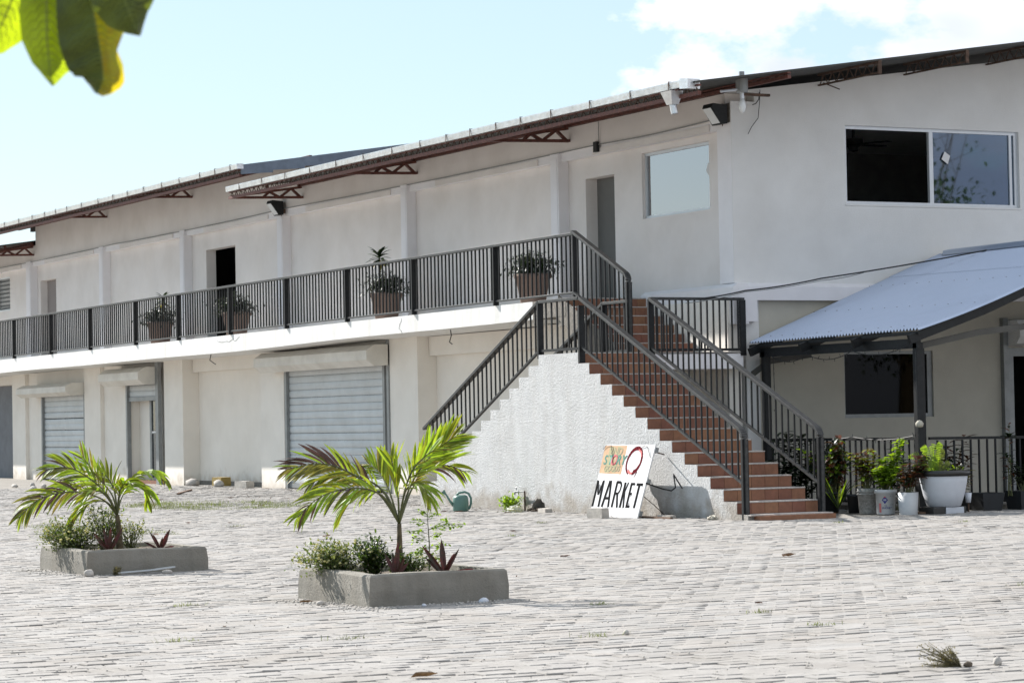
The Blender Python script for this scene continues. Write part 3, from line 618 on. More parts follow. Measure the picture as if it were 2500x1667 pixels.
# rails: flat tube handrails with balusters
def hand_rail(path, drop, bal_n, parent, x, wide=.10, curve_end=False, posts_at=(), post_len=None, floor=None):
    """path: list of (y,z) of rail top centreline; drop: height of the panel down to the bottom bar"""
    m = MB()
    for (y0, z0), (y1, z1) in zip(path[:-1], path[1:]): m.bar((x, y0, z0), (x, y1, z1), wide, .045)
    o = m.build('handrail', BLKT, parent, bevel=.004); return o
def rail_run(name, x, p0, p1, drop, n, parent, end=None, wide=.1, start_post=None):
    """straight sloped panel from p0 to p1 (y,z of the rail top)"""
    (y0, z0), (y1, z1) = p0, p1; m = MB(); pts = [(x, y0, z0), (x, y1, z1)]
    m.bar(pts[0], pts[1], wide, .045); top = m
    if end is not None:                                              # quarter bend down into a vertical newel reaching end z
        s = math.atan2(z1-z0, y1-y0); dy = 1 if y1 > y0 else -1; ctr_n = 6; R_ = .16; pp = [(y1, z1)]
        ang0 = math.atan2(z1-z0, (y1-y0)*dy); 
        cy = y1+dy*R_*math.sin(ang0)*1.0; a_from = ang0+math.pi/2; cx0 = y1-dy*R_*math.cos(a_from); cz0 = z1-R_*math.sin(a_from)
        for k in range(1, ctr_n+1):
            a = a_from*(1-k/ctr_n); pp.append((cx0+dy*R_*math.cos(a), cz0+R_*math.sin(a)))
        pp.append((pp[-1][0], end))
        for (a, b), (c, d) in zip(pp[:-1], pp[1:]): m.bar((x, a, b), (x, c, d), wide, .045)
        yend = pp[-1][0]
    ob = m.build(name, BLKT, parent, bevel=.003)
    if end is not None: nm_ = MB(); nm_.box(x-wide/2-.001, x+wide/2+.001, yend-.024, yend+.024, end, cz0); nm_.build('newel', BLKM, ob)
    b = MB(); ye = y1+ (0 if end is None else (yend-y1)*.9); ze = z1+(ye-y1)*(z1-z0)/(y1-y0)
    b.bar((x, y0, z0-drop), (x, ye, ze-drop), .05, .03); b.build('bottom_bar', BLKT, ob)
    me = MB(); me.box(-.013, .013, -.008, .008, -drop, -.01); me = me.mesh('baluster', BLKM)
    for k in range(1, n):
        t = k/n; yy = y0+(ye-y0)*t; zz = z0+(ze-z0)*t
        if end is not None and t > (y1-y0)/(ye-y0): continue
        o = link('baluster', me, ob); o.location = (x, yy, zz)
    return ob
zr0 = 3.29
rr = rail_run('handrail', .05, (-.03, zr0), (-4.50, 1.26), .74, 29, st, end=.0)
rr2 = rail_run('handrail', 1.31, (-.0, zr0), (-4.50, 1.26), .76, 29, st, end=.0)
lr = rail_run('handrail', .05, (1.30, zr0), (5.55, 1.32), .75, 27, st)
lr2 = rail_run('handrail', 1.31, (1.46, zr0-.01), (5.75, 1.26), .75, 27, st)
ur = rail_run('handrail', 1.31, (2.44, 4.51), (.76, 3.73), 1.0, 12, st, end=ZL)
# horizontal panels on the landing
def panel(p, q, h, n, parent, z=None):
    p = Vector(p); q = Vector(q); d = (q-p).normalized(); m = MB(); m.bar(p, q, .10 if abs(d.y) > .5 else .05, .045)
    ob = m.build('landing_rail', BLKT, parent, bevel=.003); b = MB(); b.bar(p-Vector((0, 0, h)), q-Vector((0, 0, h)), .05, .04); b.build('bottom_bar', BLKM, ob)
    me = MB(); me.box(-.012, .012, -.012, .012, -h, -.01); me = me.mesh('baluster', BLKM)
    for k in range(1, n): o = link('baluster', me, ob); o.location = p.lerp(q, k/n)
    return ob
panel((.05, .0, zr0), (.05, 1.28, zr0), .77, 7, st)
panel((.85, 1.46, zr0-.01), (1.31, .62, zr0-.01), .78, 3, st) if False else panel((1.31, 1.46, zr0-.01), (1.31, .64, zr0-.01), .78, 5, st)
panel((1.31, -.0, zr0), (3.03, .0, zr0), .80, 15, st)
pst = MB(); pst.box(-.05, .05, -.022, .022, -.06, .82); pstm = pst.mesh('post', BLKM)
for x, y, z in ((.05, -.03, ZL-.1), (.05, 1.30, ZL), (1.31, 0, ZL), (1.31, 1.46, ZL), (3.0, .0, ZL)): o = link('post', pstm, st); o.location = (x, y, z)
# ================================================================== AWNING over the terrace
aw = thing('terrace_awning', 'blue grey corrugated metal awning on black posts beside the staircase', 'awning')
AX0, AX1, AY0, AY1 = 3.165, 6.94, .08, -4.445
def az(x, y):
    t = x-AX0; s = (AY0-y)/(AY0-AY1); zl = 2.584+.383*t; zr_ = 2.63+.268*t+.0303*t*t; return zl*(1-s)+zr_*s
ncor = 56; nxs = 14; mb = MB(); vs = []
for i in range(nxs+1):
    x = AX0+(AX1-AX0)*i/nxs
    for j in range(ncor*4+1):
        y = AY0+(AY1-AY0)*j/(ncor*4); ph = j % 4; h = (0, .03, .03, 0)[ph]; vs.append((x, y, az(x, y)+h))
W_ = ncor*4+1; fs = [(i*W_+j, i*W_+j+1, (i+1)*W_+j+1, (i+1)*W_+j) for i in range(nxs) for j in range(W_-1)]
mb.add(vs, fs); o = mb.build('roof_sheet', ZINC, aw); md = o.modifiers.new('thick', 'SOLIDIFY'); md.thickness = .004; md.offset = -1
# upper lap sheet and flashing
mb = MB(); vs = []
for i in range(2):
    x = 5.9+(1.04)*i
    for j in range(W_):
        y = AY0+(AY1-AY0)*j/(W_-1); ph = j % 4; h = (0, .03, .03, 0)[ph]; vs.append((x, y, az(x, y)+h+.008))
mb.add(vs, [(j, j+1, W_+j+1, W_+j) for j in range(W_-1)]); mb.build('lap_sheet', ZINC, aw)
mb = MB(); mb.prism([(6.78, AY0-.3, az(6.8, AY0)+.04), (6.94, AY0-.1, az(6.94, AY0)+.075), (7.05, AY0-.1, az(6.94, AY0)+.10), (7.05, AY0-.3, az(6.94, AY0)+.06)], (.0, AY1-AY0+.2, .03)); mb.build('ridge_flashing', ZINC, aw, fixn=True)
# second slope falling beyond the ridge
mb = MB(); mb.add([(AX1+.2, AY0, 4.05), (AX1+.2, AY1, 4.0), (10.5, AY1, 2.9), (10.5, AY0, 2.9)], [(0,1,2,3)]); mb.build('far_slope', ZINC, aw)
mb = MB()
mb.bar((AX0+.02, AY0, 2.54), (AX0+.02, AY1+.02, 2.59), .04, .05); mb.build('eave_batten', BLKM, aw)
for y in (-.12, -1.55, -2.95, -4.36):
    mb = MB(); 
    xs = [AX0-.12, 4.4, 5.6, 6.9]
    for a, b in zip(xs[:-1], xs[1:]): mb.bar((a, y, az(a, y)-.085-(.02 if a < AX0 else 0)), (b, y, az(b, y)-.085), .06, .13)
    mb.build('rafter', BLKM, aw)
mb = MB(); mb.bar((3.27, -.1, 2.43), (3.27, -4.3, 2.44), .06, .14); mb.build('eave_beam', BLKM, aw)
for x, y in ((3.30, -.19), (3.30, -4.22)):
    mb = MB(); mb.box(x-.06, x+.06, y-.05, y+.05, 0, 2.45); mb.build('post', BLKM, aw, bevel=.006)
mb = MB(); mb.box(3.36, 3.46, -4.16, -4.08, 0, 2.4); mb.build('post', BLKM, aw)
for pts in ([(3.33, -4.2, 2.40), (4.4, -4.22, 2.60), (5.4, -4.24, 2.70), (6.6, -4.25, 2.72)], [(3.2, .05, 2.1), (3.5, .02, 2.3), (4.3, .02, 2.4)]):
    mb = MB()
    for a, b in zip(pts[:-1], pts[1:]): mb.bar(a, b, .04, .09)
    mb.build('arched_brace', BRAC, aw)
# ---- terrace fence
fe = thing('terrace_fence', 'low black metal baluster fence round the terrace under the awning', 'fence')
mb = MB(); mb.bar((3.30, -.2, 1.05), (3.30, -4.2, 1.06), .04, .04); mb.bar((3.30, -.2, .12), (3.30, -4.2, .12), .03, .03); mb.build('rail', BLKM, fe)
mb = MB(); mb.bar((3.46, -4.22, 1.06), (8.0, -4.22, 1.02), .04, .04); mb.bar((3.46, -4.22, .12), (8.0, -4.22, .12), .03, .03); mb.build('rail', BLKM, fe)
me = MB().box(-.012, .012, -.012, .012, .12, 1.05).mesh('baluster', BLKM)
for k in range(1, 27): o = link('baluster', me, fe); o.location = (3.30, -.2-k*.15, 0)
for k in range(1, 30): o = link('baluster', me, fe); o.location = (3.46+k*.15, -4.22, -.02)
# terrace floor plinth
mb = MB(); mb.box(3.34, 12, -4.18, .2, -.1, .06); tag(mb.build('terrace_floor', RAWC), kind='structure')
# ================================================================== THINGS ON THE WALLS
def at(px, py, depth):
    return CAM+(F+R2*((px-1250)/6500)-U2*((py-833.5)/6500))*depth
def floodlight(loc, label):
    t = thing('floodlight', label, 'floodlight', loc, 0, 'floodlights on the facade')
    m = MB(); m.add([(-.02, -.16, .14), (-.02, .16, .14), (-.02, .16, -.16), (-.02, -.16, -.16), (-.30, -.14, .10), (-.30, .14, .10), (-.12, .14, -.17), (-.12, -.14, -.17), (-.27, -.15, .16), (-.27, .15, .16)],
        [(0,1,2,3), (4,7,6,5), (0,8,9,1), (8,4,5,9), (3,2,6,7), (0,3,7,4), (0,4,8), (1,5,6,2), (1,9,5)])
    m.build('housing', BLKM, t, fixn=True)
    m = MB(); m.add([(-.306, -.12, .085), (-.306, .12, .085), (-.135, .12, -.15), (-.135, -.12, -.15)], [(0,3,2,1)]); m.build('lens', BULB, t)
    m = MB(); m.box(-.05, .12, -.04, .04, -.12, .0); m.tube([(-.02, 0, -.1), (.03, .05, -.2), (.1, .02, -.24)], .012, 5); m.build('mount', RUST, t); return t
floodlight((2.98, .42, 6.27), 'boxy black floodlight on the building corner just under the eave')
floodlight((2.98, 18.75, 6.23), 'small boxy floodlight on the facade over the third pilaster under a roof bracket')
t = thing('wall_lamp', 'grey bare bulb lamp on a short pipe arm at the roof corner', 'lamp', (2.44, -1.0, 6.45))
MB().tube([(0, 0, -.02), (0, 0, .0), (0, 0, .2), (0, 0, .22)], [.085, .095, .095, .07], 14).build('housing', GALD, t, smooth=False); MB().tube([(0, 0, .22), (0, 0, .31)], .045, 10).build('photocell', GALD, t)
MB().tube([(-.42, -.05, -.02), (-.08, 0, .03)], .02, 8).build('arm', ALUM, t); MB().tube([(0, 0, -.11), (0, 0, -.02)], .035, 10).build('socket', ALUM, t)
MB().tube([(0, 0, -.33), (0, 0, -.31), (0, 0, -.24), (0, 0, -.17), (0, 0, -.11)], [.02, .035, .062, .05, .03], 12).build('bulb', BULB, t, smooth=True)
MB().box(-.01, .5, -.03, .03, -.06, -.02).build('bracket', RUST, t)
def cable(name, pts, r, m, label, cat, sag=0, n=14, group=None, jit=0):
    out = []
    for a, b in zip(pts[:-1], pts[1:]):
        a = Vector(a); b = Vector(b)
        for k in range(n):
            q = k/n; p = a.lerp(b, q); p.z -= sag*4*q*(1-q); p += Vector((0, 0, jit*math.sin(q*23+a.y))); out.append(p)
    out.append(Vector(pts[-1])); o = MB().tube(out, r, 5).build(name, m); return tag(o, label, cat, group)
cable('conduit', [(3.02, .6, 6.24), (3.02, 4.5, 6.21), (3.02, 18.7, 6.215), (3.02, 30, 6.2), (3.02, 43, 6.205)], .012, CABG, 'thin sagging grey electric conduit along the top beam of the facade', 'cable', sag=.03)
t = thing('junction_box', 'small dark junction box with a drop wire between the two right facade openings', 'junction box', (3.0, 4.6, 6.2)); MB().box(-.03, .03, -.06, .06, -.12, .06).build('box', BLKM, t); MB().tube([(0, -.09, .05), (.0, -.1, .4)], .008, 5).build('drop_wire', CABG, t)
cable('hanging_wire', [(3.52, .15, 6.66), (3.50, .14, 6.45), (3.46, .13, 6.2), (3.33, .13, 6.05), (3.27, .14, 5.94)], .006, CABL, 'thin dark wire dangling down the gable wall from the roof corner', 'wire', n=4)
cable('hanging_wire', [(3.50, .14, 6.62), (3.48, .13, 6.5), (3.42, .13, 6.43), (3.36, .13, 6.41)], .008, CABL, 'short curled wire end at the roof corner of the gable wall', 'wire', n=4)
cable('reinforcing_bar', [(4.78, .2, 6.83), (5.02, .08, 6.72)], .010, RUST, 'short rusty rod sticking out of the gable wall under the roof', 'rod', n=2)
cable('overhead_cable', [(1.95, 0, 3.27), (3.0, -.1, 3.42), (4.3, -.3, 3.61), (7.12, -1.5, 4.09), (8.2, -2, 4.25)], .012, CABL, 'black cable slung from the stair landing rail over the metal awning', 'cable', sag=.02)
cable('overhead_cable', [(1.95, 0, 3.22), (3.0, -.1, 3.40), (4.3, -.3, 3.58), (5.0, -.5, 3.70)], .007, CABG, 'thin grey wire twisted beside the black cable at the stair landing', 'cable', sag=.02)
for k, (x, y, z) in enumerate([(1.6, 7.63, 3.06), (1.6, 19.6, 3.0)]):
    pts = [(x, y, z+.04), (x, y-.03, z-.06), (x, y+.05, z-.18), (x, y-.06, z-.22)] if k == 0 else [(x, y, z+.04), (x, y+.1, z-.1), (x, y-.1, z-.16), (x, y-.25, z-.2)]
    cable('wire_loop', pts, .010, CABL, ('wire loop hanging from the balcony underside right of the wide shutter', 'frayed wire bundle hanging from the balcony underside left of the wide shutter')[k], 'wire', n=5)
# ceiling fan seen through the open pane
t = thing('ceiling_fan', 'dark ceiling fan hanging inside behind the open gable window pane', 'ceiling fan', (6.75, 2.2, 6.42))
MB().tube([(0, 0, 0), (0, 0, -.22)], .025, 8).build('rod', BLKM, t); MB().lathe([(0, -.22), (.16, -.24), (.17, -.33), (.09, -.38), (.07, -.44), (0, -.46)], n=16).build('motor', BLKM, t)
for k in range(5):
    a = k*2*math.pi/5+.12; m = MB(); m.bar((.15*math.cos(a), .15*math.sin(a), -.33), (.72*math.cos(a), .72*math.sin(a), -.33), .13, .012); m.build('blade', BLKM, t)
# ================================================================== STRING LIGHTS
def fairy(pts, label, sag=.1, n=16):
    P = []
    for a, b in zip(pts[:-1], pts[1:]):
        a = Vector(a); b = Vector(b)
        for k in range(n): q = k/n; p = a.lerp(b, q); p.z -= sag*4*q*(1-q)*(abs(a.y-b.y) > .2); P.append(p)
    P.append(Vector(pts[-1])); m = MB().tube(P, .006, 4)
    for k, p in enumerate(P[::2]):
        d = Vector((random.uniform(-.3, .3), random.uniform(-.3, .3), -1 if k % 2 else .6)).normalized()*.05; m.tube([p, p+d], [.006, .004], 4)
    o = m.build('string_lights', CABL); return tag(o, label, 'string lights', 'string lights strung on the awning')
fairy([(3.2, -.5, 2.37), (3.2, -1.5, 2.36), (3.2, -2.7, 2.38), (3.2, -4.1, 2.42)], 'dark string lights looped under the front beam of the metal awning')
fairy([(3.38, -.28, 2.35), (3.39, -.3, 1.2), (3.37, -.28, .4)], 'dark string lights running down the left awning post')
fairy([(3.22, -4.27, 2.3), (3.2, -4.3, 1.7), (3.24, -4.29, .9)], 'string lights wound down the right awning post')
fairy([(3.24, -.6, 1.08), (3.24, -2.6, 1.09), (3.24, -4.15, 1.1)], 'string lights draped along the terrace fence top', sag=.05)
tag(MB().lathe([(0, 0), (.05, .01), (.06, .06), (.03, .10), (0, .11)], (3.24, -4.30, 1.22), 10).build('dry_shell', CREA, smooth=True), 'cream shell tied to the right awning post', 'shell')
# ================================================================== PLANTERS
def planter(loc, lx, ly, h, label, up=.26):
    t = thing('concrete_planter', label, 'planter', loc, 0, 'low concrete planters in the yard')
    n = 10; m = MB(); th = .1
    def jit(x, y, z): v = Vector((x+loc[0], y+loc[1], z)); return Vector((x, y, z))+Vector((noise.noise(v*2.1), noise.noise(v*2.1+Vector((9, 0, 0))), noise.noise(v*2.7+Vector((0, 9, 0)))*.6))*.016
    def ring(x0, x1, y0, y1, z):
        P = []
        for k in range(n): P.append((x0+(x1-x0)*k/n, y0))
        for k in range(n): P.append((x1, y0+(y1-y0)*k/n))
        for k in range(n): P.append((x1-(x1-x0)*k/n, y1))
        for k in range(n): P.append((x0, y1-(y1-y0)*k/n))
        return [jit(a, b, z) for a, b in P]
    e = .012
    rs = [ring(-e, lx+e, -e, ly+e, -.06), ring(-e, lx+e, -e, ly+e, h*.5), ring(0, lx, 0, ly, h-.015), ring(.015, lx-.015, .015, ly-.015, h), ring(th, lx-th, th, ly-th, h), ring(th+.01, lx-th-.01, th+.01, ly-th-.01, h-.1)]
    vs = [v for r in rs for v in r]; q = 4*n; m.add(vs, [(i*q+k, i*q+(k+1) % q, (i+1)*q+(k+1) % q, (i+1)*q+k) for i in range(len(rs)-1) for k in range(q)])
    m.build('curb', CONC, t, smooth=False)
    g = MB(); k = 16; vs = [(th+(lx-2*th)*i/k, th+(ly-2*th)*j/k, h-.05+.03*noise.noise(Vector((i*.5, j*.5, loc[0])))+.01*noise.noise(Vector((i*2.5, j*2.5, 3)))) for j in range(k+1) for i in range(k+1)]
    g.add(vs, [(j*(k+1)+i, j*(k+1)+i+1, (j+1)*(k+1)+i+1, (j+1)*(k+1)+i) for j in range(k) for i in range(k)]); g.build('soil', SOIL, t); return t
P1 = (-11.22, -16.81); P2 = (-11.45, -10.68)
planter((P1[0], P1[1], 0), 1.2, 1.4, .25, 'nearer low grey concrete planter holding a young palm and white flowering bush')
planter((P2[0], P2[1], 0), 1.23, 1.5, .235, 'farther low grey concrete planter at left with a young palm')
# ---- palms
def cam_dir(dx, dz, dy): return Rt*dx+Vector((0, 0, dz))+Vector((math.sin(YAW), math.cos(YAW), 0))*dy
def palm(base, crown_h, fronds, label, lean=(0, 0), th=.03):
    t = thing('young_palm', label, 'palm', base, 0, 'young palms in the planters')
    cr_ = Vector((lean[0], lean[1], crown_h)); m = MB()
    m.tube([(0, 0, -.05), (lean[0]*.1, lean[1]*.1, crown_h*.3), (lean[0]*.5, lean[1]*.5, crown_h*.7), cr_], [th*1.25, th*.95, th*.8, th*.62], 9); m.build('trunk', TRNK, t, smooth=True)
    for fi, f in enumerate(fronds):
        pts = [cr_+cam_dir(*p) for p in [(0, 0, 0)]+f['p']]; 
        # smooth rachis
        P = []; K = len(pts)
        for i in range(K-1):
            p0 = pts[max(i-1, 0)]; p1 = pts[i]; p2 = pts[i+1]; p3 = pts[min(i+2, K-1)]
            for s_ in range(6):
                u = s_/6; P.append(.5*((2*p1)+(p2-p0)*u+(2*p0-5*p1+4*p2-p3)*u*u+(3*p1-p0-3*p2+p3)*u**3))
        P.append(pts[-1]); n = len(P)
        fo = MB().tube(P, [.009*(1-.8*i/n)+.0015 for i in range(n)], 5).build('frond', STEM, t, smooth=True)
        if f.get('bare'): continue
        N_ = int(f.get('n', 17)*1.4); s0 = f.get('s', .3); L0 = f.get('L', .25)*1.16; roll = f.get('roll', .6); brown = f.get('brown', .0)
        for k in range(N_):
            u = s0+(1-s0)*(k/(N_-1))**.95; x = u*(n-1); i = min(int(x), n-2); c = P[i].lerp(P[i+1], x-i); T_ = (P[i+1]-P[i]).normalized()
            side = T_.cross(Vector((0, 0, 1)))
            if side.length < .2: side = Rt.copy()
            side.normalize(); nn_ = side.cross(T_).normalized()
            w_ = math.sin(math.pi*(.15+.8*(k/(N_-1))))**.6
            for sg in (-1, 1):
                ang = R(random.uniform(30, 46)*(1-.5*k/N_)); rl = roll*sg+random.gauss(0, .16)
                lat = (side*sg*math.cos(rl*sg*sg)+nn_*math.sin(roll+random.gauss(0, .2))*(1 if f.get('both', 1) else sg)).normalized()
                if f.get('fan'): lat = (nn_*sg*.9+side*sg*.35).normalized()
                d = (T_*math.cos(ang)+lat*math.sin(ang)).normalized()
                L_ = L0*w_*random.uniform(.75, 1.12); lm = MB().leaf(c, d, L_, L_*random.uniform(.088, .128)*f.get('W', 1), up=Vector((0, 0, .5))-F*random.uniform(.1, 1.1)+Vector((random.gauss(0, .35), random.gauss(0, .35), 0)), droop=f.get('d', .7)*random.uniform(.6, 1.4), n=5, fold=.25)
                r_ = random.random(); mm = PALB if r_ < brown and sg == f.get('bs', sg) else (PALY if r_ < brown+.09 else PALM)
                lm.build('leaflet', mm, fo)
    return t
k = 1.0
fr1 = [dict(p=[(-.165, .245, .05), (-.41, .426, .05), (-.645, .50, .03), (-.90, .46, 0)], n=19, L=.27, fan=1, brown=.55, bs=1, d=.5),
       dict(p=[(-.133, .235, -.1), (-.368, .30, -.22), (-.62, .235, -.3), (-.80, .08, -.32)], n=17, L=.26, fan=1, brown=.12, d=.8),
       dict(p=[(-.12, .25, .15), (-.25, .26, .25), (-.40, .19, .3), (-.50, .06, .32)], n=13, L=.25, d=1.1, roll=.2),
       dict(p=[(.08, .27, .03), (.20, .47, .05), (.35, .62, .05), (.47, .70, .05)], n=18, L=.27, fan=1, d=.15, W=1.15),
       dict(p=[(.10, .27, .15), (.21, .40, .3), (.37, .46, .38), (.54, .40, .4)], n=15, L=.24, fan=1, brown=.2, d=.8),
       dict(p=[(.05, .24, -.12), (.12, .32, -.26), (.21, .30, -.36), (.27, .18, -.42)], n=12, L=.22, d=1.0, roll=.2),
       dict(p=[(-.005, .22, .0), (-.03, .40, .0), (-.06, .54, .0)], n=8, L=.24, s=.3, fan=1, d=.1, W=1.3),
       dict(p=[(-.09, .27, .2), (-.18, .42, .35), (-.27, .48, .45)], n=12, L=.24, fan=1, d=.4),
       dict(p=[(-.14, .27, .12), (-.36, .39, .22), (-.58, .41, .3), (-.76, .31, .33)], n=14, L=.24, fan=1, brown=.25, d=.7),
       dict(p=[(.05, .26, -.06), (.12, .43, -.12), (.22, .54, -.14), (.31, .60, -.15)], n=13, L=.22, fan=1, d=.3)]
palm((P1[0]+.61, P1[1]+.75, .2), .41, fr1, 'young palm in the nearer planter, brown tipped fronds spread over its trunk', th=.028)
fr2 = [dict(p=[(-.10, .21, .0), (-.28, .38, .0), (-.49, .49, 0), (-.74, .47, 0)], n=18, L=.26, fan=1, brown=.12, d=.7),
       dict(p=[(-.14, .17, -.1), (-.43, .25, -.2), (-.75, .18, -.25), (-.95, .0, -.27)], n=19, L=.27, fan=1, brown=.08, d=.9),
       dict(p=[(-.12, .13, .1), (-.28, .13, .15), (-.42, .03, .2), (-.50, -.1, .2)], n=14, L=.26, d=1.2, roll=.2, brown=.15),
       dict(p=[(.04, .21, -.05), (.18, .36, -.1), (.36, .43, -.12), (.50, .36, -.12)], n=11, L=.25, d=1.6, W=1.7, roll=.2),
       dict(p=[(.03, .17, .1), (.10, .28, .2), (.23, .26, .25), (.27, .12, .27)], n=10, L=.24, d=1.5, W=1.6, roll=.1),
       dict(p=[(-.06, .21, .05), (-.22, .40, .1), (-.38, .62, .12)], n=9, L=.22, s=.5, fan=1, d=.2),
       dict(p=[(-.02, .22, 0), (-.04, .35, .0), (.05, .55, 0)], bare=1),
       dict(p=[(-.08, .2, -.15), (-.16, .25, -.3), (-.26, .18, -.4)], n=11, L=.22, d=1.0),
       dict(p=[(-.12, .19, .08), (-.32, .31, .14), (-.55, .30, .16), (-.74, .19, .16)], n=14, L=.24, fan=1, d=.8, brown=.1),
       dict(p=[(-.04, .22, .12), (-.12, .37, .22), (-.22, .44, .3)], n=10, L=.22, fan=1, d=.4),
       dict(p=[(.04, .21, -.12), (.10, .31, -.22), (.19, .32, -.32)], n=10, L=.22, d=1.1, W=1.3)]
palm((P2[0]+.58, P2[1]+.72, .19), .36, fr2, 'young drooping palm in the farther planter at left', lean=(-.02, .01), th=.034)
# ---- leafy shrubs: one foliage mesh (many small leaves), stems, flowers
def shrub(name, label, cat, loc, rad, hgt, nl, lsize, m, stems=7, flow=0, bias=(0, 0), grp=None, lm2=None, wr=.55, core=.0):
    t = thing(name, label, cat, loc, 0, grp); sm = MB(); lf = MB(); fl = MB(); tips = []
    for s_ in range(stems):
        a = random.uniform(0, 6.283); r_ = rad*random.uniform(.25, .95); tip = Vector((r_*math.cos(a)+bias[0]*random.random(), r_*math.sin(a)+bias[1]*random.random(), hgt*random.uniform(.55, 1.0)*(1-.35*(r_/rad)**2)))
        b = Vector((random.uniform(-.03, .03), random.uniform(-.03, .03), -.02)); mid = b.lerp(tip, .5)+Vector((0, 0, hgt*.12)); P = [b, mid, tip]; sm.tube(P, [.006, .004, .002], 4); tips.append(P)
    for i in range(nl):
        b, mid, tip = random.choice(tips); u = random.random()**.6; c = b.lerp(mid, u*2) if u < .5 else mid.lerp(tip, u*2-1)
        c = c+Vector([random.gauss(0, rad*.14) for _ in range(3)]); c.z = max(c.z, .01)
        d = Vector([random.gauss(0, 1), random.gauss(0, 1), random.gauss(.35, .6)]); l_ = lsize*random.uniform(.6, 1.25)
        lf.m = 1 if (lm2 and random.random() < .3) else 0; lf.leaf(c, d, l_, l_*wr, droop=.4, n=2, fold=.2)
    sm.build('stems', STEM, t); lf.build('foliage', [m, lm2 or m], t)
    if flow:
        for i in range(flow):
            b, mid, tip = random.choice(tips); c = mid.lerp(tip, random.uniform(.7, 1.05))+Vector([random.gauss(0, rad*.1) for _ in range(3)]); c.z = max(c.z, .03)
            fl.lathe([(.0, -.006), (.011, -.003), (.013, .004), (.006, .010), (0, .011)], tuple(c), 6)
        fl.build('flowers', FLOW, t)
    return t
def loc_on(Pl, a, b, z): return (Pl[0]+a, Pl[1]+b, z)
shrub('flowering_bush', 'pale flowering bush spilling over the left edge of the nearer planter', 'bush', loc_on(P1, .20, .95, .2), .33, .27, 3000, .034, LEAP, 30, 130, bias=(-.18, .1), lm2=LEAG)
shrub('flowering_bush', 'dark leafy bush left of the palm trunk in the nearer planter', 'bush', loc_on(P1, .34, .68, .2), .24, .32, 1800, .036, LEAG, 24, 30, lm2=LEAK)
shrub('flowering_bush', 'green flowering bush spilling over the left end of the farther planter', 'bush', loc_on(P2, .20, 1.0, .19), .38, .31, 4200, .032, LEAP, 34, 150, bias=(-.15, .12), lm2=LEAG)
shrub('leafy_weed', 'tall thin grey green shrub behind the farther palm trunk', 'shrub', loc_on(P2, .50, .95, .19), .34, .52, 1700, .032, LEAP, 24, 20, lm2=LEAG)
shrub('leafy_weed', 'sparse leafy shrub right of the farther palm trunk', 'shrub', loc_on(P2, .75, .85, .19), .28, .34, 800, .03, LEAP, 14, 14, lm2=LEAG)
shrub('leafy_weed', 'low leafy weeds round the foot of the nearer palm trunk', 'weeds', loc_on(P1, .66, .66, .2), .24, .17, 900, .032, LEAG, 14, 10, lm2=LEAP)
# moringa sapling with round leaflets
def sapling(loc, label):
    t = thing('round_leaved_sapling', label, 'sapling', loc); t.scale = (.8, .8, .74); st_ = MB(); lf = MB()
    st_.tube([(0, 0, -.03), (.01, 0, .3), (-.005, 0, .56), (-.01, 0, .75)], [.009, .007, .004, .002], 5)
    br = [(.20, (-.16, .20)), (.27, (.17, .30)), (.34, (-.17, .37)), (.38, (.13, .42)), (.42, (-.22, .45)), (.46, (.20, .56)), (.47, (.34, .52)), (.52, (-.14, .58)), (.58, (.08, .66)), (.62, (-.08, .68)), (.28, (-.1, .24)), (.15, (.16, .16))]
    for z0, (dx, z1) in br:
        a = Vector((0, 0, z0)); b = cam_dir(dx, z1, random.uniform(-.12, .12)); st_.tube([a, a.lerp(b, .5)+Vector((0, 0, .02)), b], [.003, .0025, .001], 4)
        nlf = int(18+abs(dx)*130)
        for k_ in range(nlf):
            c = a.lerp(b, .3+.75*k_/nlf)+Vector([random.gauss(0, .02) for _ in range(3)]); d = Vector([random.gauss(0, 1), random.gauss(0, 1), random.gauss(-.1, .5)])
            l_ = random.uniform(.03, .046); lf.leaf(c, d, l_, l_*.85, droop=.3, n=2, fold=.1)
    st_.build('stems', STEM, t); lf.build('foliage', LEAB, t); return t
sapling(loc_on(P1, .92, .85, .2), 'bright round leaved sapling right of the nearer palm')
def bromeliad(loc, label, spec, sc=1.):
    t = thing('red_bromeliad', label, 'bromeliad', loc, 0, 'dark red spiky plants in the planters')
    for dx, dz, dy, w_ in spec:
        m = MB(); d = cam_dir(dx, dz, dy); L_ = d.length*sc; m.leaf((0, 0, 0), d, L_, w_*sc, droop=.12, n=5, fold=.45, tipw=.1, up=-F if abs(d.normalized().dot(F)) < .9 else (0, 0, 1)); m.build('leaf', RHOE, t)
    return t
bromeliad(loc_on(P1, .40, .38, .2), 'narrow red spiky plant left of the nearer palm trunk', [(.02, .28, 0, .045), (-.09, .20, .05, .035), (.07, .16, -.04, .035), (-.03, .2, .08, .03), (.10, .12, .05, .03)])
bromeliad(loc_on(P1, .80, .32, .2), 'wide red spiky plant right of the nearer palm trunk', [(-.17, .25, 0, .04), (-.02, .29, .04, .05), (.12, .22, -.03, .03), (-.15, .15, .05, .035), (.08, .18, .05, .035), (.24, .06, 0, .03), (.05, .12, -.08, .04), (.1, .05, -.1, .03)])
bromeliad(loc_on(P2, .36, .40, .19), 'wide red spiky plant left of the farther palm trunk', [(-.15, .20, 0, .045), (-.06, .24, .04, .04), (.02, .26, -.02, .04), (.13, .26, .03, .04), (.08, .18, -.06, .035), (-.1, .13, -.05, .035), (-.02, .2, .08, .035)])
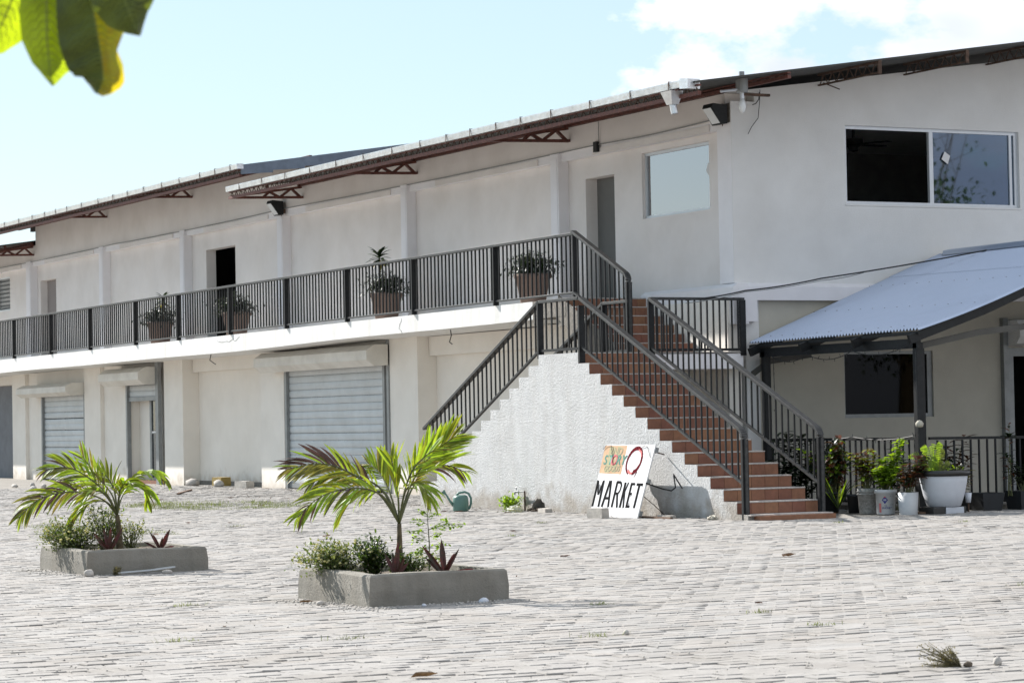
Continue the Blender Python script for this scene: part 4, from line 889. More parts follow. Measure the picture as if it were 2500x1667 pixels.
bromeliad(loc_on(P2, .90, .42, .19), 'red spiky plant right of the farther palm trunk', [(-.07, .17, 0, .035), (-.11, .20, .05, .025), (.10, .22, 0, .045), (.03, .14, -.04, .03), (.14, .05, 0, .035), (-.17, .1, .04, .025), (.07, .12, .06, .03)])
# ================================================================== SIGN BOARD
BL = Vector((-.57, -1.28, .0)); BRr = Vector((-.57, -2.68, .0)); TLc = Vector((-.284, -1.30, 1.05)); TRc = Vector((-.284, -2.76, 1.05))
sg = thing('market_sign', 'white plank sign with black MARKET lettering leaning beside the stair wall', 'sign', BL)
nrm = (BRr-BL).cross(TLc-BL).normalized()
if nrm.x > 0: nrm = -nrm
def SP(u, v, off=0.): return BL.lerp(BRr, u).lerp(TLc.lerp(TRc, u), v)-BL+nrm*off
pu = [0, .14, .28, .43, .57, .71, .86, 1.0]
for a, b in zip(pu[:-1], pu[1:]):
    g = .0022; m = MB(); o_ = random.uniform(-.001, .001); q = [(a+g, 0), (b-g, random.uniform(-.002, .002)), (b-g, 1), (a+g, 1)]; vs = [SP(u, v, o_) for u, v in q]+[SP(u, v, o_-.02) for u, v in q]
    m.add(vs, [(0,1,2,3), (7,6,5,4), (0,4,5,1), (1,5,6,2), (2,6,7,3), (3,7,4,0)]); m.build('plank', WHIT, sg, fixn=True)
for v in (.07, .5, .93):
    m = MB(); vs = [SP(u, w_, -.021-d_) for d_ in (0, .04) for u, w_ in ((-.005, v-.035), (1.012, v-.035), (1.012, v+.035), (-.005, v+.035))]; m.add(vs, [(0,1,2,3), (7,6,5,4), (0,4,5,1), (1,5,6,2), (2,6,7,3), (3,7,4,0)]); m.build('batten', GALD, sg, fixn=True)
m = MB(); p = SP(.9, .92, -.05); m.tube([p, Vector((0, -2.55, 0))-Vector((BL.x, BL.y, 0))+Vector((-.02, 0, .9))], .01, 5); p = SP(.12, .92, -.05); m.tube([p, p+Vector((.26, 0, .02))], .01, 5); m.build('prop', RUST, sg)
def flat(pts, off, m, nm='lettering'):
    mb = MB(); mb.add([SP(u, v, off) for u, v in pts], [tuple(range(len(pts)))]); mb.build(nm, m, sg)
def strokes(segs, off, m, nm='lettering', asp=1.45/1.08):
    mb = MB()
    for (u0, v0, u1, v1, w0, *r_) in segs:
        w1 = r_[0] if r_ else w0; d = Vector(((u1-u0)*asp, v1-v0)); d.normalize(); n_ = Vector((-d.y, d.x)); e = off+len(mb.v)*1e-6
        q = [(u0+n_.x*w0/2/asp, v0+n_.y*w0/2), (u0-n_.x*w0/2/asp, v0-n_.y*w0/2), (u1-n_.x*w1/2/asp, v1-n_.y*w1/2), (u1+n_.x*w1/2/asp, v1+n_.y*w1/2)]
        mb.add([SP(u, v, e) for u, v in q], [(0,1,2,3)])
    mb.build(nm, m, sg)
b0, t0 = .135, .50
K = 1.45
grey = [(.035, .36, .095, .42, .07), (.115, .42, .105, .32, .05), (.31, .42, .315, .34, .03), (.24, .26, .34, .26, .03), (.50, .47, .535, .42, .03), (.475, .32, .50, .28, .035), (.755, .46, .80, .45, .02), (.755, .34, .765, .29, .03), (.765, .2, .755, .14, .03), (.90, .45, .955, .44, .02)]
for g_ in grey: strokes([(*g_[:4], g_[4]*1.2)], .0015, INKG, 'letter_shade')
w_ = .052
letters = {'M': [(.018, b0, .022, t0, w_), (.032, t0-.02, .082, .30, .036), (.132, t0-.01, .090, .30, .036), (.145, b0, .138, t0, w_)],
 'A': [(.215, b0, .272, t0, w_), (.352, b0, .292, t0, w_), (.245, .255, .325, .255, .032)],
 'R': [(.425, b0, .425, t0-.01, w_), (.415, t0-.02, .495, t0-.02, .036), (.495, t0-.02, .522, t0-.055, .036), (.522, t0-.055, .520, .37, .036), (.520, .37, .49, .325, .034), (.49, .325, .43, .325, .03), (.475, .325, .535, b0-.002, .046)],
 'K': [(.595, b0, .595, t0-.02, w_), (.655, t0-.02, .612, .33, .034), (.618, .35, .665, b0-.002, .040)],
 'E': [(.725, b0, .722, t0-.025, w_), (.72, t0-.04, .79, t0-.04, .034), (.72, .325, .775, .325, .032), (.722, .152, .79, .152, .034)],
 'T': [(.885, b0, .885, t0-.05, w_), (.825, t0-.045, .950, t0-.045, .036)]}
for ch_, segs in letters.items(): strokes(segs, .003, INKB, 'letter')
# reddish loop emblem
ring = []; cx_, cy_ = .66, .77
for k_ in range(22):
    a0 = R(250-k_*15); a1 = R(250-(k_+1)*15); f_ = lambda a: (cx_+.14*math.cos(a)+.015*math.sin(a), cy_+.18*math.sin(a)); p, q = f_(a0), f_(a1)
    w0 = .045+.012*math.sin(a0); ring.append((p[0], p[1], q[0], q[1], w0))
strokes(ring, .003, INKR, 'emblem'); strokes([(.58, .645, .63, .605, .045, .03), (.63, .605, .70, .61, .03, .02), (.70, .93, .77, .89, .02, .03), (.77, .89, .785, .83, .022)], .0037, INKP, 'emblem')
strokes([(.685, .63, .745, .66, .03), (.745, .66, .785, .72, .035), (.765, .63, .73, .54, .022, .006), (.68, .62, .70, .595, .03)], .0044, INKR, 'emblem')
flat([(.005, .60), (.455, .59), (.455, .985), (.005, .985)], .0012, PEAC, 'painted_panel')
for a, b_, mm in [(.11, .20, OLIV), (.27, .33, OLIV)]: flat([(a, .61), (b_, .61), (b_, .97), (a, .97)], .0016, mm, 'painted_panel')
ADV = {'2': .56, 'N': .74, 'D': .72, 'S': .62, 'T': .60, 'O': .76, 'R': .68, 'Y': .62, 'G': .76}
def glyph(ch_, m, nm, parent, place):
    cu = bpy.data.curves.new('txt', 'FONT'); cu.body = ch_; cu.size = 1; cu.shear = .15; cu.offset = .012; o = bpy.data.objects.new('txt', cu); C.objects.link(o)
    dg = bpy.context.evaluated_depsgraph_get(); me = bpy.data.meshes.new_from_object(o.evaluated_get(dg)); bpy.data.objects.remove(o)
    me.materials.clear(); me.materials.append(m)
    for q in me.vertices: q.co = place(q.co.x, q.co.y)
    return link(nm, me, parent)
def text_on(s_, u, v, hgt, wsc, m, off, nm='letter'):
    for ch_ in s_:
        glyph(ch_, m, nm, sg, lambda x, y: SP(u+x*hgt*wsc*.74, v+y*hgt, off)); u += ADV.get(ch_, .7)*hgt*wsc*.74
for (s_, u, v, h_, w_, m1, m2) in [('2ND', .12, .855, .15, 1.15, DOLI, OLIV), ('ST', .04, .725, .185, 1.05, DTEA, TEAL), ('O', .185, .72, .2, 1.05, INKR, ROSE), ('RY', .30, .725, .185, 1.05, DTEA, TEAL), ('GOODS', .08, .63, .115, 1.1, DOLI, OLIV)]:
    text_on(s_, u+.009, v-.006, h_, w_, m1, .0028, 'letter_shade'); text_on(s_, u, v, h_, w_, m2, .0042)
cable('tie_wire', [BL+SP(-.01, .93, .01), BL+SP(.05, .99, .02), BL+SP(.15, .985, .02), BL+SP(.22, .82, .01), BL+SP(.26, .72, .01)], .004, CABL, 'thin black wire looped over the top left of the market sign', 'wire', n=4)
cable('tie_wire', [BL+SP(.76, .95, .01), BL+SP(.82, .985, .02), BL+SP(.88, .96, .02), BL+SP(.97, .82, .01)], .005, CABL, 'thin black wire looped over the top right of the market sign', 'wire', n=4)
cable('bent_rod', [(-.44, -2.72, .50), (-.2, -2.80, .41), (-.12, -2.9, .385), (-.1, -2.98, .43), (-.08, -2.90, .62), (-.06, -3.1, .42)], .011, BLKM, 'bent black rod sticking out from behind the market sign', 'rod', n=4)
cable('bent_rod', [(-.45, -2.55, .36), (-.25, -2.62, .18), (-.12, -2.72, .02)], .006, RUST, 'thin rusty wire leaning low behind the right side of the market sign', 'wire', n=4)
# ================================================================== SMALL THINGS ALONG THE STAIR WALL
def block(name, loc, sx, sy, sz, rz, m, label, cat, grp=None, tilt=0, rough=.006):
    b = bmesh.new(); bmesh.ops.create_cube(b, size=1); bmesh.ops.subdivide_edges(b, edges=b.edges, cuts=2, use_grid_fill=True)
    for v in b.verts:
        v.co = Vector((v.co.x*sx, v.co.y*sy, v.co.z*sz)); r_ = noise.noise_vector(v.co*9+Vector(loc)); v.co += r_*rough
        if abs(v.co.x) > sx*.45 and abs(v.co.z) > sz*.45: v.co *= .985
    me = bpy.data.meshes.new(name); b.to_mesh(me); b.free(); me.materials.append(m); o = link(name, me); o.location = (loc[0], loc[1], loc[2]+gz(loc[0], loc[1])+sz/2-.004); o.rotation_euler = (tilt, 0, rz); return tag(o, label, cat, grp)
def stone(loc, sx, sy, sz, label, m=STON, rz=0, name='stone', cat='stone', grp='loose stones on the yard'):
    b = bmesh.new(); bmesh.ops.create_icosphere(b, subdivisions=2, radius=1)
    for v in b.verts:
        r_ = 1+.28*noise.noise(v.co*1.3+Vector(loc)*3); v.co = Vector((v.co.x*sx*r_, v.co.y*sy*r_, max(-.55, v.co.z)*sz*r_))
    me = bpy.data.meshes.new(name); b.to_mesh(me); b.free(); me.materials.append(m); me.polygons.foreach_set('use_smooth', [True]*len(me.polygons)); o = link(name, me)
    o.location = (loc[0], loc[1], gz(loc[0], loc[1])+sz*.5); o.rotation_euler = (0, 0, rz); return tag(o, label, cat, grp)
block('concrete_block', (-.84, -2.02, 0), .13, .36, .15, .12, BRCK, 'pale concrete block holding the bottom left corner of the market sign', 'block', 'loose concrete blocks')
block('brick', (-.22, .75, 0), .12, .30, .065, -.1, BRCK, 'flat grey brick in front of the hole in the stair wall', 'brick')
block('timber_offcut', (-.33, -3.1, 0), .10, .34, .05, .05, BRCK, 'short grey block on the ground in the sign shadow', 'block', 'loose concrete blocks')
block('timber_strip', (-.42, -2.98, 0), .05, .8, .03, .0, WOOD, 'reddish timber strip lying behind the sign foot', 'timber')
# watering can
wc = thing('watering_can', 'green plastic watering can standing by the left foot of the stair wall', 'watering can', (-.80, 2.52, 0)); wc.rotation_euler = (0, 0, -R(27)); wc.scale = (1.36, 1.36, 1.36)
MB().lathe([(0, 0), (.088, 0), (.094, .015), (.092, .12), (.090, .155), (.078, .180), (.055, .19), (.05, .188), (0, .16)], n=24).build('body', CANM, wc, smooth=True)
MB().tube([(-.085, 0, .07), (-.125, 0, .12), (-.165, 0, .19), (-.185, 0, .215)], [.022, .014, .011, .011], 10).build('spout', CANM, wc, smooth=True)
MB().tube([(-.178, 0, .205), (-.20, 0, .228), (-.212, 0, .238)], [.012, .026, .027], 12).build('rose', CANM, wc)
MB().tube([(-.05, 0, .185), (-.02, 0, .215), (.05, 0, .225), (.095, 0, .205), (.122, 0, .15), (.122, 0, .09), (.105, 0, .04), (.085, 0, .02)], .014, 8).build('handle', CANM, wc, smooth=True)
# tap
tp = thing('garden_tap', 'old metal garden tap on an upright pipe at the stair wall', 'tap', (-.07, 1.70, 0))
MB().tube([(0, 0, -.02), (0, 0, .315)], .014, 8).build('pipe', RUST, tp); MB().tube([(0, 0, .30), (0, .22, .30), (0, .25, .30)], .011, 8).build('pipe', CABG, tp)
MB().tube([(0, .2, .30), (0, .29, .30), (0, .335, .285), (0, .345, .25)], [.018, .02, .016, .012], 8).build('spout', GALD, tp); m = MB(); m.tube([(0, .28, .31), (0, .28, .36)], .008, 6); m.tube([(-.0, .24, .365), (0, .32, .365)], .008, 6); m.build('handle', GALD, tp)
shrub('weed_clump', 'bright green weeds growing at the hole in the stair wall', 'weeds', (-.28, 1.78, .0), .26, .25, 700, .055, LEAB, 16, 0, bias=(0, .1))
def crumple(name, loc, r, m, label, cat, sz=.7, grp=None):
    b = bmesh.new(); bmesh.ops.create_icosphere(b, subdivisions=3, radius=1)
    for v in b.verts: k_ = 1+.5*noise.noise(v.co*2.6+Vector(loc)*5)+.2*noise.noise(v.co*6); v.co = Vector((v.co.x*r*k_, v.co.y*r*k_*1.3, max(-.4, v.co.z)*r*k_*sz))
    me = bpy.data.meshes.new(name); b.to_mesh(me); b.free(); me.materials.append(m); o = link(name, me); o.location = (loc[0], loc[1], gz(loc[0], loc[1])+r*sz*.4); return tag(o, label, cat, grp)
crumple('plastic_bag', (-.40, 1.42, 0), .105, PLBG, 'crumpled clear plastic bag on the weeds by the tap', 'bag')
crumple('shell', (-.15, -4.05, 0), .07, CREA, 'cream shell lying at the foot of the stair wall near the bottom step', 'shell', sz=.6)
# ================================================================== FACADE FOOT
block('concrete_block', (2.0, 15.3, 0), .14, .36, .17, .1, BRCK, 'pale square block on the ground before the wide shutter', 'block', 'loose concrete blocks')
block('concrete_block', (2.05, 18.9, 0), .2, .5, .16, .15, BRCK, 'grey block lying by the recessed wall panel', 'block', 'loose concrete blocks')
block('yellow_block', (2.3, 20.9, 0), .25, .45, .2, .1, mat('ochre_block', (.35, .25, .08), .9, coord='obj'), 'ochre block behind two boulders at the facade foot', 'block')
stone((1.9, 21.7, 0), .13, .27, .12, 'long grey boulder at the foot of the recessed facade panel')
stone((2.0, 20.3, 0), .11, .17, .11, 'rounder brownish boulder beside the ochre block')
stone((-1.6, 22.5, 0), .07, .17, .06, 'flat stone carrying a smaller one on the yard'); o = stone((-1.6, 22.55, 0), .06, .07, .07, 'small round stone on top of a flat one'); o.location.z += .055
stone((-.5, 25.2, 0), .06, .12, .06, 'small stone left of the stacked pair on the yard'); stone((-.9, 26.2, 0), .07, .16, .05, 'flat low stone nearest the left palm top')
stone((-3.6, 30.5, 0), .2, .33, .17, 'large grey boulder at the left edge of the yard')
block('timber_strip', (-.2, 16.6, 0), .06, 3.0, .03, -.45, WOOD, 'long thin dark stick lying across the yard before the facade', 'stick')
# ================================================================== BUCKETS, POTS
def pot(name, label, cat, loc, prof, m, n=30, grp=None, soil=None, rim=None):
    t = thing(name, label, cat, loc, 0, grp); MB().lathe(prof, n=n).build('body', m, t, smooth=True)
    if rim: MB().lathe(rim[0], n=n).build('rim', rim[1], t, smooth=True)
    if soil: MB().lathe([(0, soil[1]+.01), (soil[0]*.5, soil[1]+.012), (soil[0], soil[1])], n=20).build('soil', SOIL, t)
    return t
bp_ = [(0, 0), (.125, 0), (.128, .01), (.146, .33), (.138, .33), (.132, .26)]
bg_ = [(0, 0), (.118, 0), (.122, .01), (.142, .27), (.155, .275), (.155, .29), (.143, .292), (.144, .31), (.157, .312), (.157, .325), (.146, .33), (.15, .365), (.141, .365), (.135, .3)]
bw_ = [(0, 0), (.126, 0), (.130, .012), (.142, .295), (.158, .297), (.160, .345), (.153, .352), (.143, .345), (.138, .28)]
pot('plastic_bucket', 'dirty grey ribbed bucket, leftmost of the three pale buckets by the fence', 'bucket', (2.42, -4.13, 0), bg_, BUCG, grp='plant buckets by the terrace fence', soil=(.138, .31))
wb = pot('plastic_bucket', 'white lidded bucket with a red and blue diamond label', 'bucket', (2.47, -4.50, 0), bw_, BUCW, grp='plant buckets by the terrace fence', soil=(.142, .3))
pot('plastic_bucket', 'plain off white bucket, rightmost of the three pale buckets by the fence', 'bucket', (2.55, -4.93, -.015), bp_, BUCG if False else BUCW, grp='plant buckets by the terrace fence', soil=(.135, .28))
# printed label on the bucket: points on its curved side
def on_bucket(ang, z, off=.002): r_ = .130+.012*(z/.295)+off; return Vector((r_*math.cos(ang), r_*math.sin(ang), z))
aF = math.atan2(-(math.cos(YAW)), -(math.sin(YAW)))            # towards the yard
def label_poly(pts, m, nm='label', off=.002):
    b = MB(); b.add([on_bucket(aF+a, z, off) for a, z in pts], [tuple(range(len(pts)))]); b.build(nm, m, wb)
ac = -.22
for h_ in (-1, 1):
    label_poly([(ac, .15), (ac+.32*h_, .205), (ac, .205)], BLUE); label_poly([(ac+.32*h_, .205), (ac+.12*h_, .24), (ac, .24), (ac, .205)], BLUE); label_poly([(ac+.12*h_, .24), (ac, .26), (ac, .24)], REDP)
label_poly([(ac-.16, .195), (ac+.16, .195), (ac+.16, .218), (ac-.16, .218)], BUCW, off=.004)
def bucket_text(s_, a0, z0, h_, m, off=.0045):
    for ch_ in s_:
        glyph(ch_, m, 'print', wb, lambda x, y: on_bucket(aF+a0+x*h_/.138, z0+y*h_, off)); a0 += .66*h_/.138
bucket_text('0500', ac-.14, .198, .024, BLUE, .006); bucket_text('THE', ac-.07, .118, .02, BLUE); bucket_text('BUCKET', ac-.30, .082, .036, BLUE); bucket_text('CAT', .3, .13, .034, INKG)
for k_ in range(4): label_poly([(.27, .10-k_*.012), (.75, .10-k_*.012), (.75, .105-k_*.012), (.27, .105-k_*.012)], INKG)
label_poly([(.3, .255), (.7, .255), (.7, .262), (.3, .262)], INKG); label_poly([(-.9, .03), (-.62, .03), (-.62, .16), (-.9, .16)], INKP)
wp = pot('flower_pot', 'large white painted pot with thick black rim holding a fern', 'pot', (3.12, -5.0, .10), [(0, 0), (.22, 0), (.24, .01), (.29, .16), (.33, .34), (.345, .46), (.33, .47), (.3, .42)], POTW, 40, soil=(.31, .42),
    rim=([(.34, .43), (.37, .44), (.385, .475), (.37, .51), (.335, .515), (.31, .49), (.31, .44)], POTB))
m = MB(); m.box(-.33, .24, -.2, .16, -.102, .0); m.build('base', POTB, wp, bevel=.01); m = MB(); m.bar((-.12, -.205, -.05), (.19, -.205, -.05), .012, .09); m.build('base_patch', POTW, wp); 
block('plank', (2.72, -4.86, 0), .18, .30, .03, .9, WOOD, 'short timber plank beside the white pot base', 'plank')
def blackpot(loc, r, h, label, rz=0, sq=False):
    if sq:
        m = MB(); m.add([(-r*.8, -r*.8, 0), (r*.8, -r*.8, 0), (r*.8, r*.8, 0), (-r*.8, r*.8, 0), (-r, -r, h), (r, -r, h), (r, r, h), (-r, r, h)], [(0,3,2,1), (0,1,5,4), (1,2,6,5), (2,3,7,6), (3,0,4,7)]); t = thing('plant_pot', label, 'pot', loc, 0, 'black plant pots along the terrace'); m.build('body', BPLA, t); MB().box(-r*.93, r*.93, -r*.93, r*.93, h-.06, h-.05).build('soil', SOIL, t); return t
    return pot('plant_pot', label, 'pot', loc, [(0, 0), (r*.8, 0), (r, h), (r*1.06, h), (r*1.06, h-.03), (r*.95, h-.04)], BPLA, 20, grp='black plant pots along the terrace', soil=(r*.95, h-.05))
blackpot((2.5, -3.72, 0), .13, .27, 'black plastic pot just left of the three pale buckets'); blackpot((2.35, -3.3, 0), .14, .3, 'black plastic pot right beside the end newel of the stair')
blackpot((3.75, -4.55, 0), .15, .28, 'black plastic pot right behind the large white pot'); blackpot((4.15, -4.62, 0), .2, .26, 'square black pot right of the white pot', sq=True); blackpot((4.85, -4.6, 0), .2, .27, 'square black pot nearest the right picture edge', sq=True)
pot('white_cup_pot', 'slim white cup on a rod right beside the large white pot', 'pot', (3.55, -5.0, .14), [(0, 0), (.035, 0), (.05, .14), (.046, .14), (.04, .1)], POTW, 14, soil=(.045, .12))
MB().tube([(3.55, -5.0, .14), (3.55, -5.0, 0)], .012, 6).build('stand', RUST).parent = [o for o in bpy.data.objects if o.name.startswith('white_cup_pot')][0]
_p = [o for o in bpy.data.objects if o.name.startswith('white_cup_pot')][0]
for ch in _p.children:
    if ch.name.startswith('stand'): ch.location = (-3.55, 5.0, -.14)
for x, y, s_, nm in ((2.6, -2.9, .22, 'dark_pot'),): blackpot((x, y, 0), .16, .3, 'black pot behind the lower stair rail holding bright leaves')
# ---- potted plants
def leafy(name, label, loc, stems, m, lsz, dens, wr=.5, dr=.7, mats=None, stemm=STEM, grp='potted plants along the terrace fence'):
    t = thing(name, label, 'plant', loc, 0, grp); sm = MB(); lsz *= 1.15; dens *= 1.35; stems = [tuple(q*1.22 for q in s_) for s_ in stems]+[tuple(q*random.uniform(.6, 1.1) for q in s_) for s_ in stems]
    leaves = []
    for (dx, dz, dy) in stems:
        b = Vector((random.uniform(-.04, .04), random.uniform(-.04, .04), -.02)); e = cam_dir(dx, dz, dy); mid = b.lerp(e, .55)+Vector((0, 0, .05)); sm.tube([b, mid, e], [.008, .006, .003], 5)
        L_ = e.length; n_ = int(L_*dens)
        for k_ in range(n_):
            u = .25+.78*k_/max(1, n_); c = b.lerp(mid, min(1, u*2)) if u < .5 else mid.lerp(e, u*2-1); a = k_*2.4+random.random(); d = Vector((math.cos(a), math.sin(a), random.uniform(-.1, .7))); l_ = lsz*random.uniform(.6, 1.15)*(.7+.3*u)
            leaves.append((c, d, l_))
    sm.build('stems', stemm, t)
    for i, (c, d, l_) in enumerate(leaves):
        MB().leaf(c, d, l_, l_*wr, droop=dr*random.uniform(.5, 1.5), n=4, fold=.3).build('leaf', random.choice(mats) if mats else m, t)
    return t
leafy('bright_leafy_plant', 'bright backlit green plant in the diamond label bucket', (2.47, -4.50, .3), [(.0, .3, 0), (.10, .42, .05), (-.08, .30, -.05), (.22, .62, .05), (-.14, .26, .05), (.06, .2, -.12), (.14, .3, -.08), (-.03, .4, .08)], LEAB, .12, 44, wr=.58)
leafy('croton_plant', 'dark leaved croton with orange tints in the dirty grey bucket', (2.42, -4.13, .32), [(-.05, .38, 0), (-.16, .45, .05), (.10, .42, 0), (.0, .5, -.05), (.16, .3, .05), (-.12, .3, -.08)], LEAD, .15, 30, wr=.42, mats=[LEAD, LEAD, LEAK, PALY, PALM])
leafy('croton_plant', 'tall dark croton drooping from the black pot nearest the stair newel', (2.38, -3.4, .27), [(-.02, .6, 0), (.05, .66, .0), (.0, .45, -.05), (.08, .5, .05)], LEAD, .18, 24, wr=.45, dr=1.4, mats=[LEAD, LEAD, LEAK, LEAB])
leafy('croton_plant', 'dark red croton in the plain off white bucket', (2.55, -4.93, .28), [(-.02, .35, 0), (.12, .42, 0), (.18, .28, .05), (.05, .25, -.08), (-.10, .2, -.05), (.22, .45, .05)], LEAD, .15, 30, wr=.42, mats=[LEAD, LEAD, LEAD, PALB, LEAK])
leafy('bright_leafy_plant', 'bright green leafy plant seen behind the lower stair rail', (2.6, -2.9, .28), [(-.15, .4, 0), (.05, .5, .05), (.15, .45, 0), (-.3, .5, .1), (.1, .3, -.1)], LEAB, .15, 24, wr=.6, mats=[LEAB, LEAK, LEAK, LEAD])
leafy('croton_plant', 'shaded dark bush between the stair rail and the awning post', (3.0, -1.4, .0), [(-.2, .8, 0), (.1, .9, .05), (.3, .7, 0), (-.35, .6, .1), (.1, .5, -.1), (.45, .8, 0), (-.1, .95, 0), (.6, .55, .1)], LEAK, .16, 34, wr=.5)
leafy('croton_plant', 'small spotted plant in the black pot behind the white pot', (3.75, -4.55, .25), [(-.05, .25, 0), (.1, .2, 0), (.12, .28, .05), (-.1, .15, -.05)], PALY, .13, 34, wr=.34, mats=[PALY, LEAK, LEAD])
leafy('croton_plant', 'tall slender shrub with tufted tips at the right picture edge', (4.55, -4.65, .22), [(.02, .85, 0), (.0, .4, .05)], LEAK, .14, 10, wr=.34, mats=[LEAK, LEAD])
leafy('croton_plant', 'dark leafy shrub in the square pot at the right picture edge', (4.85, -4.6, .25), [(.1, .4, 0), (.2, .5, .05), (-.05, .3, 0), (.15, .25, -.1), (-.2, .45, 0)], LEAK, .13, 36, wr=.42)
leafy('croton_plant', 'dark purple broad leaved plant behind the fence right of the fern', (4.1, -3.9, .1), [(-.1, .7, 0), (.15, .8, 0), (.05, .6, .1), (.2, .55, 0), (-.15, .5, 0)], LEAD, .2, 20, wr=.36, mats=[LEAD, LEAD, LEAK])
# rosette tufts on the slender shrub
def tuft(base, n, L_, w_, m, label, name='tufted_plant', dr=.6, up=.5, grp=None, mats=None):
    t = thing(name, label, 'plant', base, 0, grp)
    for k_ in range(n):
        a = k_*2.4; d = Vector((math.cos(a), math.sin(a), random.uniform(up-.4, up+.7))); MB().leaf((0, 0, 0), d, L_*random.uniform(.8, 1.1), w_, droop=dr, n=4, fold=.25).build('leaf', random.choice(mats) if mats else m, t)
    return t
tuft((2.30, -3.55, .05), 16, .55, .035, GRAS, 'strappy grass like plant between the newel and the buckets', dr=.4, up=1.6, mats=[GRAS, LEAK, LEAB])
tuft((4.57, -4.66, 1.05), 14, .17, .05, LEAK, 'tufted dark crown of the slender shrub by the right picture edge', dr=.9)
# fern in the white pot
t = thing('fern', 'yellow green fern arching from the large white pot', 'fern', (2.98, -5.02, .55))
for fi, (dx, dz, dy, bend) in enumerate([(-.10, .38, 0, -.12), (-.20, .28, .03, -.2), (.07, .30, .05, .05), (.0, .42, -.03, .1), (-.06, .2, -.1, .05), (.10, .16, -.06, .1), (-.25, .12, 0, -.1), (.02, .22, .1, 0)]):
    e = cam_dir(dx, dz, dy); P = [Vector((0, 0, 0)), e*.5, e, e+cam_dir(bend, -.02 if abs(bend) > .09 else .06, 0)]; Q = []
    for a, b in zip(P[:-1], P[1:]):
        for k_ in range(7): Q.append(a.lerp(b, k_/7))
    m = MB().tube(Q, .003, 4)
    for k_ in range(3, len(Q)):
        T_ = (Q[k_]-Q[k_-1]).normalized(); sd = T_.cross(F).normalized(); w_ = .085*math.sin(math.pi*min(1, (k_+2)/(len(Q)+2)))**.6
        for s_ in (-1, 1): m.leaf(Q[k_], sd*s_+T_*.35, w_, .018, up=-F, droop=.3, n=2, fold=.1)
    m.build('frond', (LEAB, LEAB, GRAS)[fi % 3], t)
shrub('succulent', 'low dark green succulent trailing at the right rim of the white pot', 'succulent', (3.25, -5.05, .53), .16, .16, 260, .035, LEAK, 9, 0, lm2=LEAB, wr=.8)
# ================================================================== BALCONY POTS
potp = [(0, 0), (.20, 0), (.215, .02), (.30, .48), (.33, .49), (.335, .56), (.30, .565), (.28, .5)]
BPN = [(5.45, 'right end of the balcony by the landing', .0), (11.55, 'balcony middle with a tall frangipani', 0), (19.45, 'balcony beside the open dark doorway', 0), (24.35, 'left balcony part by the fourth pilaster', 0)]
for i, (y, lb, _) in enumerate(BPN):
    x = 2.15; z = zb(y)
    pot('balcony_pot', 'big terracotta pot on the '+lb, 'pot', (x, y, z), potp, POTR, 28, grp='terracotta pots on the balcony', soil=(.29, .5))
    t = thing('trailing_plant', 'wiry plant in the pot on the '+lb, 'plant', (x, y, z+.52), 0, 'wiry plants in the balcony pots'); sm = MB(); lf = MB()
    for s_ in range(70):
        a = random.uniform(0, 6.283); r_ = random.uniform(.1, .5); h_ = random.uniform(-.1, .5)*(1.2-r_); e = Vector((r_*math.cos(a), r_*math.sin(a)*1.15, h_)); mid = e*.5+Vector((0, 0, .18)); sm.tube([(0, 0, 0), mid, e], [.006, .004, .002], 4)
        for k_ in range(16):
            u = random.uniform(.2, 1.02); c = Vector((0, 0, 0)).lerp(mid, u*2) if u < .5 else mid.lerp(e, u*2-1); lf.leaf(c+Vector([random.gauss(0, .02) for _ in range(3)]), Vector([random.gauss(0, 1) for _ in range(3)]), random.uniform(.05, .085), .022, n=2, droop=.3)
    for k_ in range(900): lf.leaf((random.gauss(0, .19), random.gauss(0, .2), random.uniform(0, .28)), [random.gauss(0, 1) for _ in range(3)], .08, .035, n=2)
    sm.build('stems', STEM, t); lf.build('foliage', LEAK, t)
def frangipani(loc, h, label, n=26, L_=.30):
    t = thing('frangipani', label, 'plant', loc, 0, 'frangipani plants standing in balcony pots'); MB().tube([(0, 0, 0), (.02, .03, h*.5), (0, 0, h)], [.022, .018, .014], 7).build('stem', TRNK, t)
    for k_ in range(n):
        a = k_*2.4; e_ = 1.2-1.9*k_/n; d = Vector((math.cos(a), math.sin(a), e_)); c = Vector((0, 0, h-.12*k_/n)); l_ = L_*random.uniform(.8, 1.1); MB().leaf(c, d, l_, l_*.27, droop=.6, n=5, fold=.3).build('leaf', PALY if k_ > n-4 else LEAK if k_ % 3 else LEAG, t)
    return t
frangipani((2.15, 11.85, zb(11.8)+.5), .82, 'frangipani rosette rising over the rail from the middle balcony pot'); frangipani((2.15, 24.1, zb(24)+.5), .62, 'smaller frangipani rosette over the rail on the left part of the balcony', 20, .26)
# ================================================================== GRASS, LITTER
def grass_patch(cx, cy, rx, ry, n, label, hh=.05, name='grass_patch', ang=0, m=GRAS):
    g = MB()
    for _ in range(n):
        a = random.uniform(0, 6.283); r_ = math.sqrt(random.random()); u, v = r_*math.cos(a)*rx, r_*math.sin(a)*ry; x = cx+u*math.cos(ang)-v*math.sin(ang); y = cy+u*math.sin(ang)+v*math.cos(ang)
        if noise.noise(Vector((x*1.3, y*1.3, 4))) < -.12: continue
        g.leaf((x, y, gz(x, y)-.003), (random.gauss(0, .8), random.gauss(0, .8), random.uniform(.3, 1)), hh*random.uniform(.5, 1.5), .006, droop=.7, n=2)
    o = g.build(name, m); return tag(o, label, 'grass', None, 'stuff')
grass_patch(-2.6, 8.9, 1.5, 2.2, 5200, 'patch of dry green grass and weeds on the pavers behind the left planter', .075)
grass_patch(-7.6, 0.4, .35, 2.6, 1300, 'thin strip of dry grass at the left edge of the yard', .06, ang=.1)
